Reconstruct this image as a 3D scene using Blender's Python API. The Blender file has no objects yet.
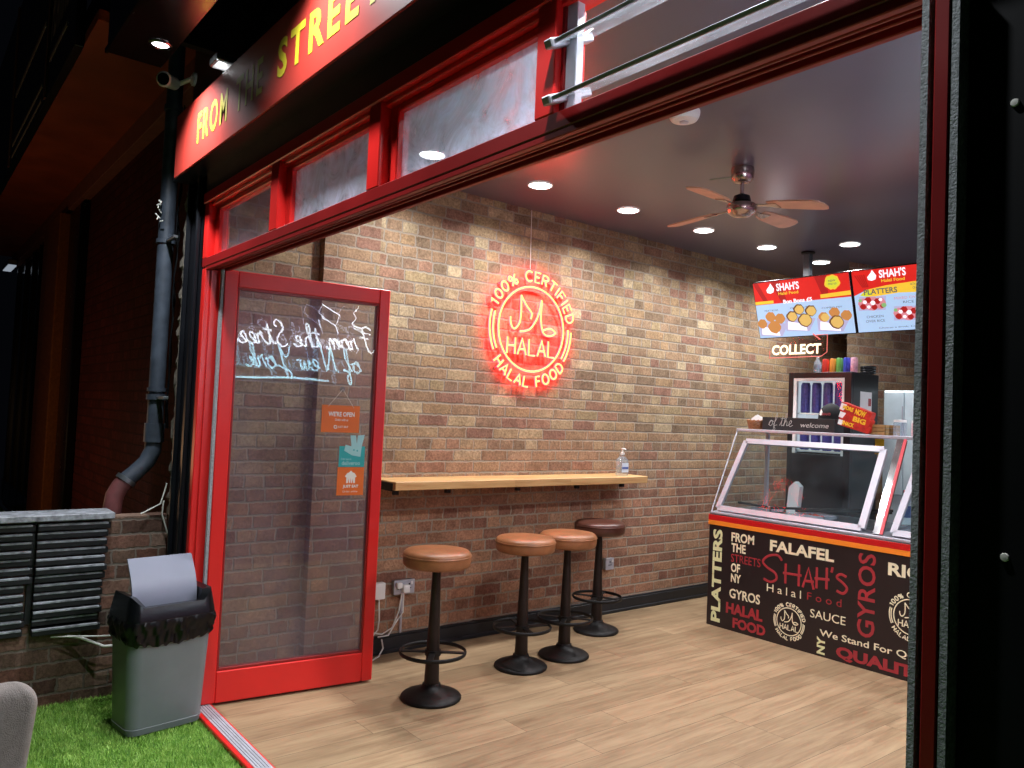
import bpy, bmesh, math, random
from mathutils import Vector, Matrix, Euler
S = bpy.context.scene
COL = S.collection
PI = math.pi
R = math.radians
rnd = random.Random(7)

# ------------------------------------------------------------------ camera, world, exposure
cam_d = bpy.data.cameras.new('camera')
cam_d.sensor_width = 36.0
cam_d.lens = 36.0 * 777.3 / 1024.0
cam_d.clip_start = 0.05
cam = bpy.data.objects.new('camera', cam_d)
COL.objects.link(cam)
_rot = Matrix(((0.6237129526, 0.0044979745, 0.7816405318),
               (0.7804874574, -0.0581835475, -0.6224580336),
               (0.0426788187, 0.9982957693, -0.0398004449)))
cam.matrix_world = Matrix.Translation((3.960, -1.291, 1.5)) @ _rot.to_4x4()
S.camera = cam
S.view_settings.view_transform = 'Standard'
S.view_settings.look = 'None'
S.view_settings.gamma = 1.0
S.view_settings.exposure = 0.0
S.view_settings.use_curve_mapping = False
W = bpy.data.worlds.new('night')
S.world = W
W.use_nodes = True
W.node_tree.nodes['Background'].inputs[0].default_value = (0.55, 0.65, 1.0, 1)
W.node_tree.nodes['Background'].inputs[1].default_value = 0.002

DOWNLIGHT_W = 15.5
CANOPY_W = 150.0


def lamp(name, kind, loc, power, color=(1, 1, 1), size=0.1, rot=None, parent=None, **kw):
    d = bpy.data.lights.new(name, kind)
    d.energy = power
    d.color = color
    if kind == 'AREA':
        d.shape = 'DISK'
        d.size = size
    else:
        d.shadow_soft_size = size
    for k, v in kw.items():
        setattr(d, k, v)
    o = bpy.data.objects.new(name, d)
    COL.objects.link(o)
    o.location = loc
    if rot:
        o.rotation_euler = rot
    if parent:
        o.parent = parent
    return o


# ------------------------------------------------------------------ node helpers / materials
def lin(c):
    if isinstance(c, str):
        c = tuple(int(c[i:i + 2], 16) / 255 for i in (0, 2, 4))
    return tuple((x / 12.92 if x <= 0.04045 else ((x + 0.055) / 1.055) ** 2.4) for x in c) + (1.0,)


class NT:
    def __init__(s, name):
        s.mat = bpy.data.materials.new(name)
        s.mat.use_nodes = True
        s.t = s.mat.node_tree
        s.bsdf = s.t.nodes['Principled BSDF']
        s.out = s.t.nodes['Material Output']

    def n(s, typ, **kw):
        x = s.t.nodes.new(typ)
        for k, v in kw.items():
            setattr(x, k, v)
        return x

    def put(s, sock, v):
        if v is None:
            return
        if hasattr(v, 'is_output') or isinstance(v, bpy.types.NodeSocket):
            s.t.links.new(v, sock)
        else:
            sock.default_value = v

    def m(s, op, a, b=None, c=None, clamp=False):
        x = s.n('ShaderNodeMath', operation=op, use_clamp=clamp)
        for i, v in enumerate((a, b, c)):
            if v is not None:
                s.put(x.inputs[i], v)
        return x.outputs[0]

    def pos(s):
        g = s.n('ShaderNodeNewGeometry')
        return g.outputs['Position']

    def objc(s):
        return s.n('ShaderNodeTexCoord').outputs['Object']

    def xyz(s, v):
        x = s.n('ShaderNodeSeparateXYZ')
        s.put(x.inputs[0], v)
        return x.outputs

    def comb(s, x, y, z):
        c = s.n('ShaderNodeCombineXYZ')
        for i, v in enumerate((x, y, z)):
            s.put(c.inputs[i], v)
        return c.outputs[0]

    def noise(s, vec, scale, detail=3, rough=0.55, out=0, dist=0.0):
        x = s.n('ShaderNodeTexNoise')
        s.put(x.inputs['Vector'], vec)
        x.inputs['Scale'].default_value = scale
        x.inputs['Detail'].default_value = detail
        x.inputs['Roughness'].default_value = rough
        x.inputs['Distortion'].default_value = dist
        return x.outputs[out]

    def white(s, vec):
        x = s.n('ShaderNodeTexWhiteNoise', noise_dimensions='3D')
        s.put(x.inputs['Vector'], vec)
        return x.outputs['Value']

    def ramp(s, fac, stops, interp='LINEAR'):
        x = s.n('ShaderNodeValToRGB')
        x.color_ramp.interpolation = interp
        e = x.color_ramp.elements
        while len(e) < len(stops):
            e.new(0.5)
        for el, (p, c) in zip(e, stops):
            el.position = p
            el.color = c if len(c) == 4 else tuple(c) + (1,)
        s.put(x.inputs[0], fac)
        return x.outputs[0]

    def mix(s, fac, a, b, blend='MIX'):
        x = s.n('ShaderNodeMix', data_type='RGBA', blend_type=blend)
        s.put(x.inputs[0], fac)
        s.put(x.inputs[6], a)
        s.put(x.inputs[7], b)
        return x.outputs[2]

    def bump(s, h, strength=0.5, dist=0.01):
        x = s.n('ShaderNodeBump')
        x.inputs['Strength'].default_value = strength
        x.inputs['Distance'].default_value = dist
        s.put(x.inputs['Height'], h)
        s.t.links.new(x.outputs[0], s.bsdf.inputs['Normal'])


def mat(name, col, rough=0.5, metal=0.0, var=0.12, scale=14.0, bump=0.0, bscale=120.0, emit=None, estr=0.0, spec=0.5):
    t = NT(name)
    c = lin(col)
    v = t.objc()
    f = t.noise(v, scale, 4)
    lo = tuple(x * (1 - var) for x in c[:3]) + (1,)
    hi = tuple(min(1, x * (1 + var)) for x in c[:3]) + (1,)
    t.put(t.bsdf.inputs['Base Color'], t.ramp(f, [(0.3, lo), (0.7, hi)]))
    t.put(t.bsdf.inputs['Roughness'], t.m('MULTIPLY_ADD', f, 0.12, rough - 0.06))
    t.bsdf.inputs['Metallic'].default_value = metal
    t.bsdf.inputs['Specular IOR Level'].default_value = spec
    if bump:
        t.bump(t.noise(v, bscale, 3), bump, 0.004)
    if emit is not None:
        t.bsdf.inputs['Emission Color'].default_value = lin(emit) if isinstance(emit, str) else tuple(emit) + (1,)
        t.bsdf.inputs['Emission Strength'].default_value = estr
    return t.mat


def glow(name, col, strength):
    """an emitter with a faint procedural unevenness"""
    t = NT(name)
    c = lin(col) if isinstance(col, str) else tuple(col) + (1,)
    t.bsdf.inputs['Base Color'].default_value = tuple(x * 0.2 for x in c[:3]) + (1,)
    t.bsdf.inputs['Roughness'].default_value = 0.5
    f = t.noise(t.objc(), 30, 2)
    t.bsdf.inputs['Emission Color'].default_value = c
    t.put(t.bsdf.inputs['Emission Strength'], t.m('MULTIPLY_ADD', f, strength * 0.1, strength * 0.95))
    return t.mat


def glass(name, tint=(1, 1, 1), gloss=1.0, dirt_or_sheen=0.0, haze=(0.75, 0.85, 0.95), swirl=False):
    t = NT(name)
    t.t.nodes.remove(t.bsdf)
    tr = t.n('ShaderNodeBsdfTransparent')
    tr.inputs[0].default_value = tuple(tint) + (1,)
    gl = t.n('ShaderNodeBsdfGlossy')
    gl.inputs['Roughness'].default_value = 0.0
    fr = t.n('ShaderNodeFresnel')
    fr.inputs[0].default_value = 1.5
    gb = t.n('ShaderNodeNewGeometry')
    mx = t.n('ShaderNodeMixShader')
    front = t.m('SUBTRACT', 1.0, gb.outputs['Backfacing'])
    t.put(mx.inputs[0], t.m('MULTIPLY', t.m('MULTIPLY', fr.outputs[0], gloss, clamp=True), front))
    t.t.links.new(tr.outputs[0], mx.inputs[1])
    t.t.links.new(gl.outputs[0], mx.inputs[2])
    last = mx.outputs[0]
    if dirt_or_sheen:
        v = t.pos()
        f = t.noise(v, 5.0, 6, 0.65, dist=3.0 if swirl else 0.5)
        f2 = t.noise(v, 1.6, 2)
        k = t.m('MULTIPLY', t.m('MULTIPLY_ADD', f, 1.6, -0.3, clamp=True), t.m('MULTIPLY_ADD', f2, 1.2, 0.2))
        k = t.m('MULTIPLY', k, dirt_or_sheen, clamp=True)
        df = t.n('ShaderNodeBsdfDiffuse')
        df.inputs[0].default_value = tuple(haze) + (1,)
        tl = t.n('ShaderNodeBsdfTranslucent')
        tl.inputs[0].default_value = tuple(haze) + (1,)
        m1 = t.n('ShaderNodeMixShader')
        m1.inputs[0].default_value = 0.5
        t.t.links.new(df.outputs[0], m1.inputs[1])
        t.t.links.new(tl.outputs[0], m1.inputs[2])
        m2 = t.n('ShaderNodeMixShader')
        t.put(m2.inputs[0], k)
        t.t.links.new(last, m2.inputs[1])
        t.t.links.new(m1.outputs[0], m2.inputs[2])
        last = m2.outputs[0]
    t.t.links.new(last, t.out.inputs[0])
    return t.mat


def brick(name, axis=1, palette=None, mortar='a39683', mortar2='80746a', course=0.0757, seed=0.0, headers=0.5, rough=0.9, uvec=None, clean=False):
    """English-bond-like stock brickwork in metres: u along the wall, v = height"""
    t = NT(name)
    p = t.pos()
    xyz = t.xyz(p)
    wob = t.noise(p, 22, 3)
    wob2 = t.noise(p, 31, 3)
    if uvec:
        u0 = t.m('ADD', t.m('MULTIPLY', xyz[0], uvec[0]), t.m('MULTIPLY', xyz[1], uvec[1]))
    else:
        u0 = xyz[axis]
    u = t.m('ADD', u0, t.m('MULTIPLY_ADD', wob, 0.028, 4.0 - 0.014 + seed))
    v = t.m('ADD', xyz[2], t.m('MULTIPLY_ADD', wob2, 0.020, 2.0 - 0.010))
    row = t.m('FLOOR', t.m('DIVIDE', v, course))
    h1 = t.white(t.comb(row, 3.7 + seed, 0.0))
    h2 = t.white(t.comb(row, 9.1 + seed, 5.0))
    w = t.m('MULTIPLY_ADD', t.m('LESS_THAN', h1, headers), -0.1125, 0.225)
    uo = t.m('ADD', u, t.m('MULTIPLY', h2, 0.225))
    q = t.m('DIVIDE', uo, w)
    cell = t.m('FLOOR', q)
    fu = t.m('MULTIPLY', t.m('FRACT', q), w)
    du = t.m('MINIMUM', fu, t.m('SUBTRACT', w, fu))
    fv = t.m('MULTIPLY', t.m('FRACT', t.m('DIVIDE', v, course)), course)
    dv = t.m('MINIMUM', fv, t.m('SUBTRACT', course, fv))
    d = t.m('MINIMUM', t.m('MULTIPLY', du, 1.25), dv)
    fine = t.noise(p, 160, 3)
    d = t.m('ADD', d, t.m('MULTIPLY_ADD', fine, 0.006, -0.003))
    mask = t.n('ShaderNodeMapRange', interpolation_type='SMOOTHSTEP')
    t.put(mask.inputs[0], d)
    mask.inputs[1].default_value = 0.0035
    mask.inputs[2].default_value = 0.0085
    mask = mask.outputs[0]
    idn = t.white(t.comb(cell, row, 1.3 + seed))
    # lower courses are redder, as on the wall itself
    low = t.n('ShaderNodeMapRange')
    t.put(low.inputs[0], t.m('ADD', xyz[2], t.m('MULTIPLY', t.noise(p, 1.3, 2), 0.5)))
    low.inputs[1].default_value = 1.15
    low.inputs[2].default_value = 1.65
    pal = palette or ['84705c', '957c65', '9f866e', 'a58f72', 'a0856b', '987663', 'aa9577', '907763', '9f8c6d', 'a69175', '8e6c5d', 'b3a184', '9a7f66', 'a28769']
    n = len(pal)
    c1 = t.ramp(idn, [(i / n, lin(c)) for i, c in enumerate(pal)], 'CONSTANT')
    pal2 = ['8a6656', '9a715d', 'a47a63', '8e6958', 'a98269', '966f5c', 'a5826a', '9d755f', '865f51', 'a4816a']
    c2 = t.ramp(idn, [(i / len(pal2), lin(c)) for i, c in enumerate(pal2)], 'CONSTANT')
    col = c1 if (palette or clean) else t.mix(low.outputs[0], c2, c1)
    stain = t.noise(p, 9, 5, 0.65)
    col = t.mix(1.0, col, t.ramp(stain, [(0.25, (0.62, 0.6, 0.58, 1)), (0.75, (1.25, 1.22, 1.18, 1))]), 'MULTIPLY')
    spk = t.noise(p, 70, 3, 0.7)
    col = t.mix(1.0, col, t.ramp(spk, [(0.3, (0.62, 0.6, 0.58, 1)), (0.7, (1.28, 1.28, 1.26, 1))]), 'MULTIPLY')
    mc = t.mix(t.noise(p, 6, 4), lin(mortar), lin(mortar2))
    t.put(t.bsdf.inputs['Base Color'], t.mix(mask, mc, col))
    t.bsdf.inputs['Roughness'].default_value = rough
    t.bsdf.inputs['Specular IOR Level'].default_value = 0.25
    hgt = t.m('ADD', t.m('MULTIPLY', mask, 0.8), t.m('ADD', t.m('MULTIPLY', spk, 0.35), t.m('MULTIPLY', idn, 0.25)))
    t.bump(hgt, 0.55, 0.007)
    return t.mat


def floor_mat():
    t = NT('oak vinyl planks')
    p = t.pos()
    x, y, z = t.xyz(p)
    wd, ln = 0.185, 1.24
    row = t.m('FLOOR', t.m('DIVIDE', x, wd))
    off = t.m('MULTIPLY', t.white(t.comb(row, 2.0, 8.0)), ln)
    yo = t.m('ADD', y, off)
    cell = t.m('FLOOR', t.m('DIVIDE', yo, ln))
    idn = t.white(t.comb(row, cell, 4.0))
    fx = t.m('MULTIPLY', t.m('FRACT', t.m('DIVIDE', x, wd)), wd)
    dx = t.m('MINIMUM', fx, t.m('SUBTRACT', wd, fx))
    fy = t.m('MULTIPLY', t.m('FRACT', t.m('DIVIDE', yo, ln)), ln)
    dy = t.m('MINIMUM', fy, t.m('SUBTRACT', ln, fy))
    seam = t.m('GREATER_THAN', t.m('MINIMUM', dx, dy), 0.0012)
    gv = t.comb(t.m('MULTIPLY', x, 26.0), t.m('MULTIPLY_ADD', y, 2.2, t.m('MULTIPLY', idn, 40.0)), idn)
    g = t.noise(gv, 1.0, 6, 0.65, dist=0.6)
    base = t.ramp(g, [(0.25, lin('79624a')), (0.45, lin('927a5e')), (0.6, lin('9f886a')), (0.8, lin('ab9575'))])
    tint = t.ramp(idn, [(0.0, (0.86, 0.83, 0.8, 1)), (0.5, (1.0, 0.98, 0.96, 1)), (1.0, (1.1, 1.06, 1.04, 1))])
    col = t.mix(1.0, base, tint, 'MULTIPLY')
    col = t.mix(seam, lin('5a4c3a'), col)
    t.put(t.bsdf.inputs['Base Color'], col)
    t.put(t.bsdf.inputs['Roughness'], t.m('MULTIPLY_ADD', g, 0.2, 0.38))
    t.bsdf.inputs['Specular IOR Level'].default_value = 0.4
    t.bump(t.m('ADD', t.m('MULTIPLY', g, 0.3), seam), 0.15, 0.003)
    return t.mat


def wood_mat(name, cols, axis=1, rough=0.45, stave=0.045):
    t = NT(name)
    p = t.pos()
    c = t.xyz(p)
    a, b = c[axis], c[1 - axis]
    row = t.m('FLOOR', t.m('DIVIDE', b, stave))
    cell = t.m('FLOOR', t.m('DIVIDE', t.m('ADD', a, t.m('MULTIPLY', t.white(t.comb(row, 1.0, 1.0)), 0.5)), 0.5))
    idn = t.white(t.comb(row, cell, 2.0))
    g = t.noise(t.comb(t.m('MULTIPLY', a, 3.0), t.m('MULTIPLY', b, 60.0), t.m('MULTIPLY_ADD', idn, 20.0, t.m('MULTIPLY', c[2], 40.0))), 1.0, 5, 0.6)
    n = len(cols)
    col = t.ramp(g, [(0.2 + 0.6 * i / (n - 1), lin(x)) for i, x in enumerate(cols)])
    col = t.mix(1.0, col, t.ramp(idn, [(0, (0.85, 0.84, 0.82, 1)), (1, (1.1, 1.08, 1.05, 1))]), 'MULTIPLY')
    t.put(t.bsdf.inputs['Base Color'], col)
    t.bsdf.inputs['Roughness'].default_value = rough
    t.bump(g, 0.1, 0.002)
    return t.mat


# ------------------------------------------------------------------ mesh builder
class MB:
    def __init__(s, o=(0, 0, 0)):
        s.o = Vector(o)
        s.v = []
        s.f = []

    def add(s, verts, faces):
        b = len(s.v)
        s.v += [Vector(p) - s.o for p in verts]
        s.f += [tuple(i + b for i in f) for f in faces]
        return s

    def bm(s, bmx, mtx=None):
        if mtx is not None:
            bmx.transform(mtx)
        bmx.verts.index_update()
        s.add([v.co.copy() for v in bmx.verts], [[v.index for v in f.verts] for f in bmx.faces])
        bmx.free()
        return s

    def box(s, lo, hi, bevel=0.0, seg=1, mtx=None):
        b = bmesh.new()
        bmesh.ops.create_cube(b, size=1)
        lo = Vector(lo)
        hi = Vector(hi)
        c = (lo + hi) / 2
        d = hi - lo
        for v in b.verts:
            v.co = Vector((v.co.x * d.x, v.co.y * d.y, v.co.z * d.z)) + c
        if bevel:
            bmesh.ops.bevel(b, geom=b.edges[:], offset=bevel, segments=seg, affect='EDGES', profile=0.5)
        return s.bm(b, mtx)

    def lathe(s, prof, c=(0, 0, 0), n=32, mtx=None, cap=True):
        vs, fs = [], []
        for r, z in prof:
            for i in range(n):
                a = 2 * PI * i / n
                vs.append(Vector((r * math.cos(a), r * math.sin(a), z)))
        for k in range(len(prof) - 1):
            for i in range(n):
                j = (i + 1) % n
                fs.append((k * n + i, k * n + j, (k + 1) * n + j, (k + 1) * n + i))
        if cap:
            fs.append(tuple(range(n))[::-1])
            fs.append(tuple((len(prof) - 1) * n + i for i in range(n)))
        if mtx is not None:
            vs = [mtx @ v for v in vs]
        vs = [v + Vector(c) for v in vs]
        return s.add(vs, fs)

    def tube(s, pts, r, n=10, closed=False, cap=True, flat=1.0, N=None):
        """sweep; r number or list.  N given: elliptical section, r in the plane normal to N and r*flat along N"""
        P = [Vector(p) for p in pts]
        m = len(P)
        rr = r if isinstance(r, (list, tuple)) else [r] * m
        vs, fs = [], []
        prev = None
        for i in range(m):
            if closed:
                t = P[(i + 1) % m] - P[i - 1]
            else:
                t = P[min(i + 1, m - 1)] - P[max(i - 1, 0)]
            if t.length < 1e-9:
                t = Vector((0, 0, 1))
            t.normalize()
            if N is not None:
                a = t.cross(Vector(N))
                a.normalize()
                bb = Vector(N) * flat
            else:
                if prev is None:
                    h = Vector((0, 0, 1)) if abs(t.z) < 0.9 else Vector((1, 0, 0))
                    a = t.cross(h).normalized()
                else:
                    a = (prev - t * prev.dot(t)).normalized()
                bb = t.cross(a)
                prev = a
            for k in range(n):
                q = 2 * PI * k / n
                vs.append(P[i] + (a * math.cos(q) + bb * math.sin(q)) * rr[i])
        for i in range(m if closed else m - 1):
            j = (i + 1) % m
            for k in range(n):
                l = (k + 1) % n
                fs.append((i * n + k, i * n + l, j * n + l, j * n + k))
        if cap and not closed:
            fs.append(tuple(range(n))[::-1])
            fs.append(tuple((m - 1) * n + k for k in range(n)))
        return s.add(vs, fs)

    def prism(s, poly, O, U, V, depth):
        """polygon in the U,V plane at O, extruded by the vector depth"""
        O, U, V, D = Vector(O), Vector(U), Vector(V), Vector(depth)
        a = [O + U * x + V * y for x, y in poly]
        n = len(a)
        fs = [tuple(range(n))[::-1], tuple(range(n, 2 * n))]
        fs += [(i, (i + 1) % n, n + (i + 1) % n, n + i) for i in range(n)]
        return s.add(a + [p + D for p in a], fs)

    def quad(s, a, b, c, d):
        return s.add([a, b, c, d], [(0, 1, 2, 3)])

    def build(s, name, m, parent=None, smooth=False, angle=40, recalc=True):
        me = bpy.data.meshes.new(name)
        me.from_pydata([tuple(v) for v in s.v], [], s.f)
        if recalc:
            b = bmesh.new()
            b.from_mesh(me)
            bmesh.ops.recalc_face_normals(b, faces=b.faces[:])
            b.to_mesh(me)
            b.free()
        me.materials.append(m)
        if smooth:
            for p in me.polygons:
                p.use_smooth = True
            try:
                me.set_sharp_from_angle(angle=R(angle))
            except Exception:
                pass
        o = bpy.data.objects.new(name, me)
        COL.objects.link(o)
        if parent:
            o.parent = parent
        else:
            o.location = s.o
        return o


def tag(o, label, cat, group=None):
    o['label'] = label
    o['category'] = cat
    if group:
        o['group'] = group
    return o


def thing(name, loc, label, cat, group=None, rz=0.0):
    o = bpy.data.objects.new(name, None)
    COL.objects.link(o)
    o.location = loc
    o.rotation_euler = (0, 0, rz)
    o.empty_display_size = 0.1
    return tag(o, label, cat, group)


def struct(o, label=None):
    o['kind'] = 'structure'
    if label:
        o['label'] = label
    return o


def dup(root, loc, rz=None, label=None):
    r = root.copy()
    COL.objects.link(r)
    r.location = loc
    if rz is not None:
        r.rotation_euler = (0, 0, rz)
    if label:
        r['label'] = label
    for ch in list(root.children):
        c = ch.copy()
        COL.objects.link(c)
        c.parent = r
        for g in list(ch.children):
            d = g.copy()
            COL.objects.link(d)
            d.parent = c
    return r


# ------------------------------------------------------------------ lettering
_tcache = {}


def text_geo(s, bold=0.0, shear=0.0, spacing=1.0):
    k = (s, bold, shear, spacing)
    if k in _tcache:
        return _tcache[k]
    c = bpy.data.curves.new('t', 'FONT')
    c.body = s
    c.offset = bold
    c.shear = shear
    c.space_character = spacing
    c.resolution_u = 3
    o = bpy.data.objects.new('t', c)
    COL.objects.link(o)
    bpy.context.view_layer.update()
    me = bpy.data.meshes.new_from_object(o.evaluated_get(bpy.context.evaluated_depsgraph_get()))
    v = [(p.co.x, p.co.y) for p in me.vertices]
    f = [tuple(p.vertices) for p in me.polygons]
    bpy.data.objects.remove(o)
    bpy.data.curves.remove(c)
    bpy.data.meshes.remove(me)
    _tcache[k] = (v, f)
    return v, f


def text(mb, s, O, U, V, rect, bold=0.0, shear=0.0, spacing=1.0, rot=False, slope=0.0, lift=0.0012):
    """flat letters filling rect (x0,y0,x1,y1) of the O,U,V plane; rot: reading upwards; slope: rise per unit run"""
    v, f = text_geo(s, bold, shear, spacing)
    xs = [p[0] for p in v]
    ys = [p[1] for p in v]
    x0, x1, y0, y1 = min(xs), max(xs), min(ys), max(ys)
    O, U, V = Vector(O), Vector(U), Vector(V)
    N = U.cross(V) * lift
    a0, b0, a1, b1 = rect
    out = []
    for x, y in v:
        p = (x - x0) / (x1 - x0)
        q = (y - y0) / (y1 - y0)
        if rot:
            a, b = a1 - q * (a1 - a0), b0 + p * (b1 - b0)
        else:
            a, b = a0 + p * (a1 - a0), b0 + q * (b1 - b0)
        b += slope * (a - a0)
        out.append(O + U * a + V * b + N)
    mb.add(out, f)
    return mb


def arc(cx, cy, rx, ry, a0, a1, n=10):
    return [(cx + rx * math.cos(R(a0 + (a1 - a0) * i / n)), cy + ry * math.sin(R(a0 + (a1 - a0) * i / n))) for i in range(n + 1)]


def smoothpts(P, sub=5, closed=False):
    P = [Vector((p[0], p[1])) for p in P]
    out = []
    n = len(P)
    for i in range(n - 1):
        a, b, c, d = P[max(i - 1, 0)], P[i], P[i + 1], P[min(i + 2, n - 1)]
        for k in range(sub):
            t = k / sub
            q = 0.5 * ((2 * b) + (c - a) * t + (2 * a - 5 * b + 4 * c - d) * t * t + (3 * b - a - 3 * c + d) * t ** 3)
            out.append((q.x, q.y))
    out.append((P[-1].x, P[-1].y))
    return out


CAPS = {  # single-stroke capitals, height 1: (width, strokes)
    'H': (.62, [[(0, 0), (0, 1)], [(.62, 0), (.62, 1)], [(0, .5), (.62, .5)]]),
    'A': (.66, [[(0, 0), (.33, 1), (.66, 0)], [(.11, .33), (.55, .33)]]),
    'L': (.5, [[(0, 1), (0, 0), (.5, 0)]]),
    'F': (.5, [[(0, 0), (0, 1), (.5, 1)], [(0, .53), (.42, .53)]]),
    'O': (.72, [arc(.36, .5, .36, .5, 0, 360, 20)]),
    'D': (.62, [[(0, 0), (0, 1)] + arc(.22, .5, .4, .5, 90, -90, 12) + [(0, 0)]]),
    'C': (.66, [arc(.38, .5, .38, .5, 50, 310, 16)]),
    'E': (.5, [[(.5, 1), (0, 1), (0, 0), (.5, 0)], [(0, .52), (.42, .52)]]),
    'R': (.56, [[(0, 0), (0, 1)] + arc(.28, .75, .26, .25, 90, -90, 10) + [(0, .5)], [(.26, .5), (.56, 0)]]),
    'T': (.6, [[(0, 1), (.6, 1)], [(.3, 1), (.3, 0)]]),
    'I': (.06, [[(.03, 0), (.03, 1)]]),
    '1': (.3, [[(0, .78), (.2, 1), (.2, 0)]]),
    '0': (.56, [arc(.28, .5, .28, .5, 0, 360, 18)]),
    '%': (.8, [arc(.17, .76, .16, .22, 0, 360, 12), arc(.63, .24, .16, .22, 0, 360, 12), [(.12, 0), (.68, 1)]]),
    ' ': (.35, []),
}


def caps_line(s, gap=.22):
    x = 0
    out = []
    for ch in s:
        w, st = CAPS[ch]
        for p in st:
            out.append([(x + a, b) for a, b in p])
        x += w + gap
    return out, x - gap


def emblem():
    """the round certification mark in units of its inner ring radius: list of (polyline, closed)"""
    out = []
    out.append((arc(0, 0, 1, 1, 0, 360, 48)[:-1], True))
    for p in ([(-.365, .766), (-.35, .36), (-.39, .1), (-.53, -.04), (-.64, .07), (-.66, .234)],
              [(-.365, .766), (-.2, .55), (-.03, .383), (-.045, .24)],
              [(-.365, -.085), (-.06, 0), (.17, .32), (.27, .72)],
              [(.27, .72), (.27, .234), (.36, -.05), (.56, -.11), (.74, -.02), (.56, .07), (.34, .0)]):
        out.append((smoothpts(p, 4), False))
    st, w = caps_line('HALAL')
    for p in st:
        out.append(([(-.72 + a * 1.44 / w, -.62 + b * .38) for a, b in p], False))

    def curved(s, a0, a1, r0, h, inward):
        st, w = caps_line(s, .3)
        for p in st:
            q = []
            for a, b in p:
                t = R(a0 + (a1 - a0) * a / w)
                r = r0 + h * b if not inward else r0 + h * (1 - b)
                q.append((r * math.cos(t), r * math.sin(t)))
            out.append((q, False))
    curved('100% CERTIFIED', 157, 13, 1.13, .24, False)
    curved('HALAL FOOD', 217, 321, 1.13, .24, True)
    out.append((arc(0, 0, 1.15, 1.15, 164, 207, 12), False))
    out.append((arc(0, 0, 1.25, 1.25, 164, 207, 12), False))
    out.append((arc(0, 0, 1.15, 1.15, 5, -33, 12), False))
    out.append((arc(0, 0, 1.25, 1.25, 2, -33, 12), False))
    return out


def strokes(mb, lines, O, U, V, k, r, flat=1.0, n=8):
    """lines in 2-D scaled by k laid in the O,U,V plane as tubes of radius r"""
    O, U, V = Vector(O), Vector(U), Vector(V)
    N = U.cross(V)
    for p, cl in lines:
        mb.tube([O + U * (a * k) + V * (b * k) for a, b in p], r, n=n, closed=cl, flat=flat, N=N)
    return mb


CURS = {  # joined-up script letters, x-height 1
    'F': (1.5, [[(.1, 2.0), (.5, 2.25), (1.0, 2.1), (1.7, 2.3)], [(.95, 2.15), (.8, 1.2), (.6, .2), (.25, -.1), (0, .2)], [(.45, 1.15), (1.2, 1.25)]]),
    'r': (.75, [[(0, .1), (.25, .7), (.3, 1.1), (.45, .85), (.65, .85), (.55, .3), (.65, .05), (.8, .15)]]),
    'o': (.85, [[(0, .15), (.2, .6), (.5, .95), (.2, .85), (.1, .3), (.4, 0), (.7, .35), (.6, .85), (.45, .9), (.9, .75)]]),
    'm': (1.3, [[(0, .2), (.2, .9), (.2, 0)], [(.2, .3), (.45, .95), (.6, .6), (.6, 0)], [(.6, .3), (.85, .95), (1.0, .6), (1.0, .15), (1.15, 0), (1.35, .2)]]),
    't': (.7, [[(0, .1), (.3, .9), (.4, 1.8), (.3, .5), (.4, .05), (.7, .2)], [(.05, 1.25), (.75, 1.35)]]),
    'h': (.95, [[(0, .1), (.4, 1.4), (.4, 2.1), (.2, 1.9), (.15, .8), (.15, 0)], [(.15, .4), (.45, .95), (.65, .6), (.65, .1), (.95, .2)]]),
    'e': (.75, [[(0, .2), (.4, .5), (.5, .85), (.3, .98), (.1, .6), (.2, .1), (.5, 0), (.8, .25)]]),
    'S': (1.3, [[(.1, .2), (.5, -.1), (.95, .3), (.8, .9), (.4, 1.4), (.5, 2.0), (.9, 2.2), (1.1, 1.85), (.9, 1.6)], [(.9, .2), (1.3, .15)]]),
    's': (.65, [[(0, .1), (.3, .9), (.45, .5), (.4, .05), (.1, .05)], [(.4, .05), (.65, .2)]]),
    'f': (.8, [[(0, .1), (.5, 1.3), (.5, 2.1), (.3, 1.9), (.25, .5), (.2, -.9), (.4, -1.0), (.5, -.4), (.25, 0), (.8, .2)]]),
    'N': (1.7, [[(0, 0), (.25, .3), (.5, 2.1), (.65, 1.6), (1.0, .1), (1.15, .6), (1.4, 2.2), (1.7, 2.35)]]),
    'w': (1.15, [[(0, .5), (.15, .9), (.2, .2), (.4, .05), (.55, .8), (.6, .2), (.8, .05), (.95, .85), (1.2, .8)]]),
    'Y': (1.4, [[(.1, 2.0), (.3, 1.2), (.6, 1.1), (1.0, 2.1)], [(1.0, 2.1), (.8, .6), (.5, -.7), (.2, -.7), (.3, -.2), (1.3, .3)]]),
    'k': (.9, [[(0, .1), (.4, 1.4), (.4, 2.1), (.2, 1.9), (.15, .8), (.15, 0)], [(.15, .4), (.55, .9), (.5, .55), (.2, .5), (.6, .05), (.95, .2)]]),
    ' ': (.45, []),
}


def script_line(s, slant=.18):
    x = 0
    out = []
    for ch in s:
        w, st = CURS[ch]
        for p in st:
            out.append((smoothpts([(x + a + b * slant, b) for a, b in p], 4), False))
        x += w
    return out, x


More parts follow.
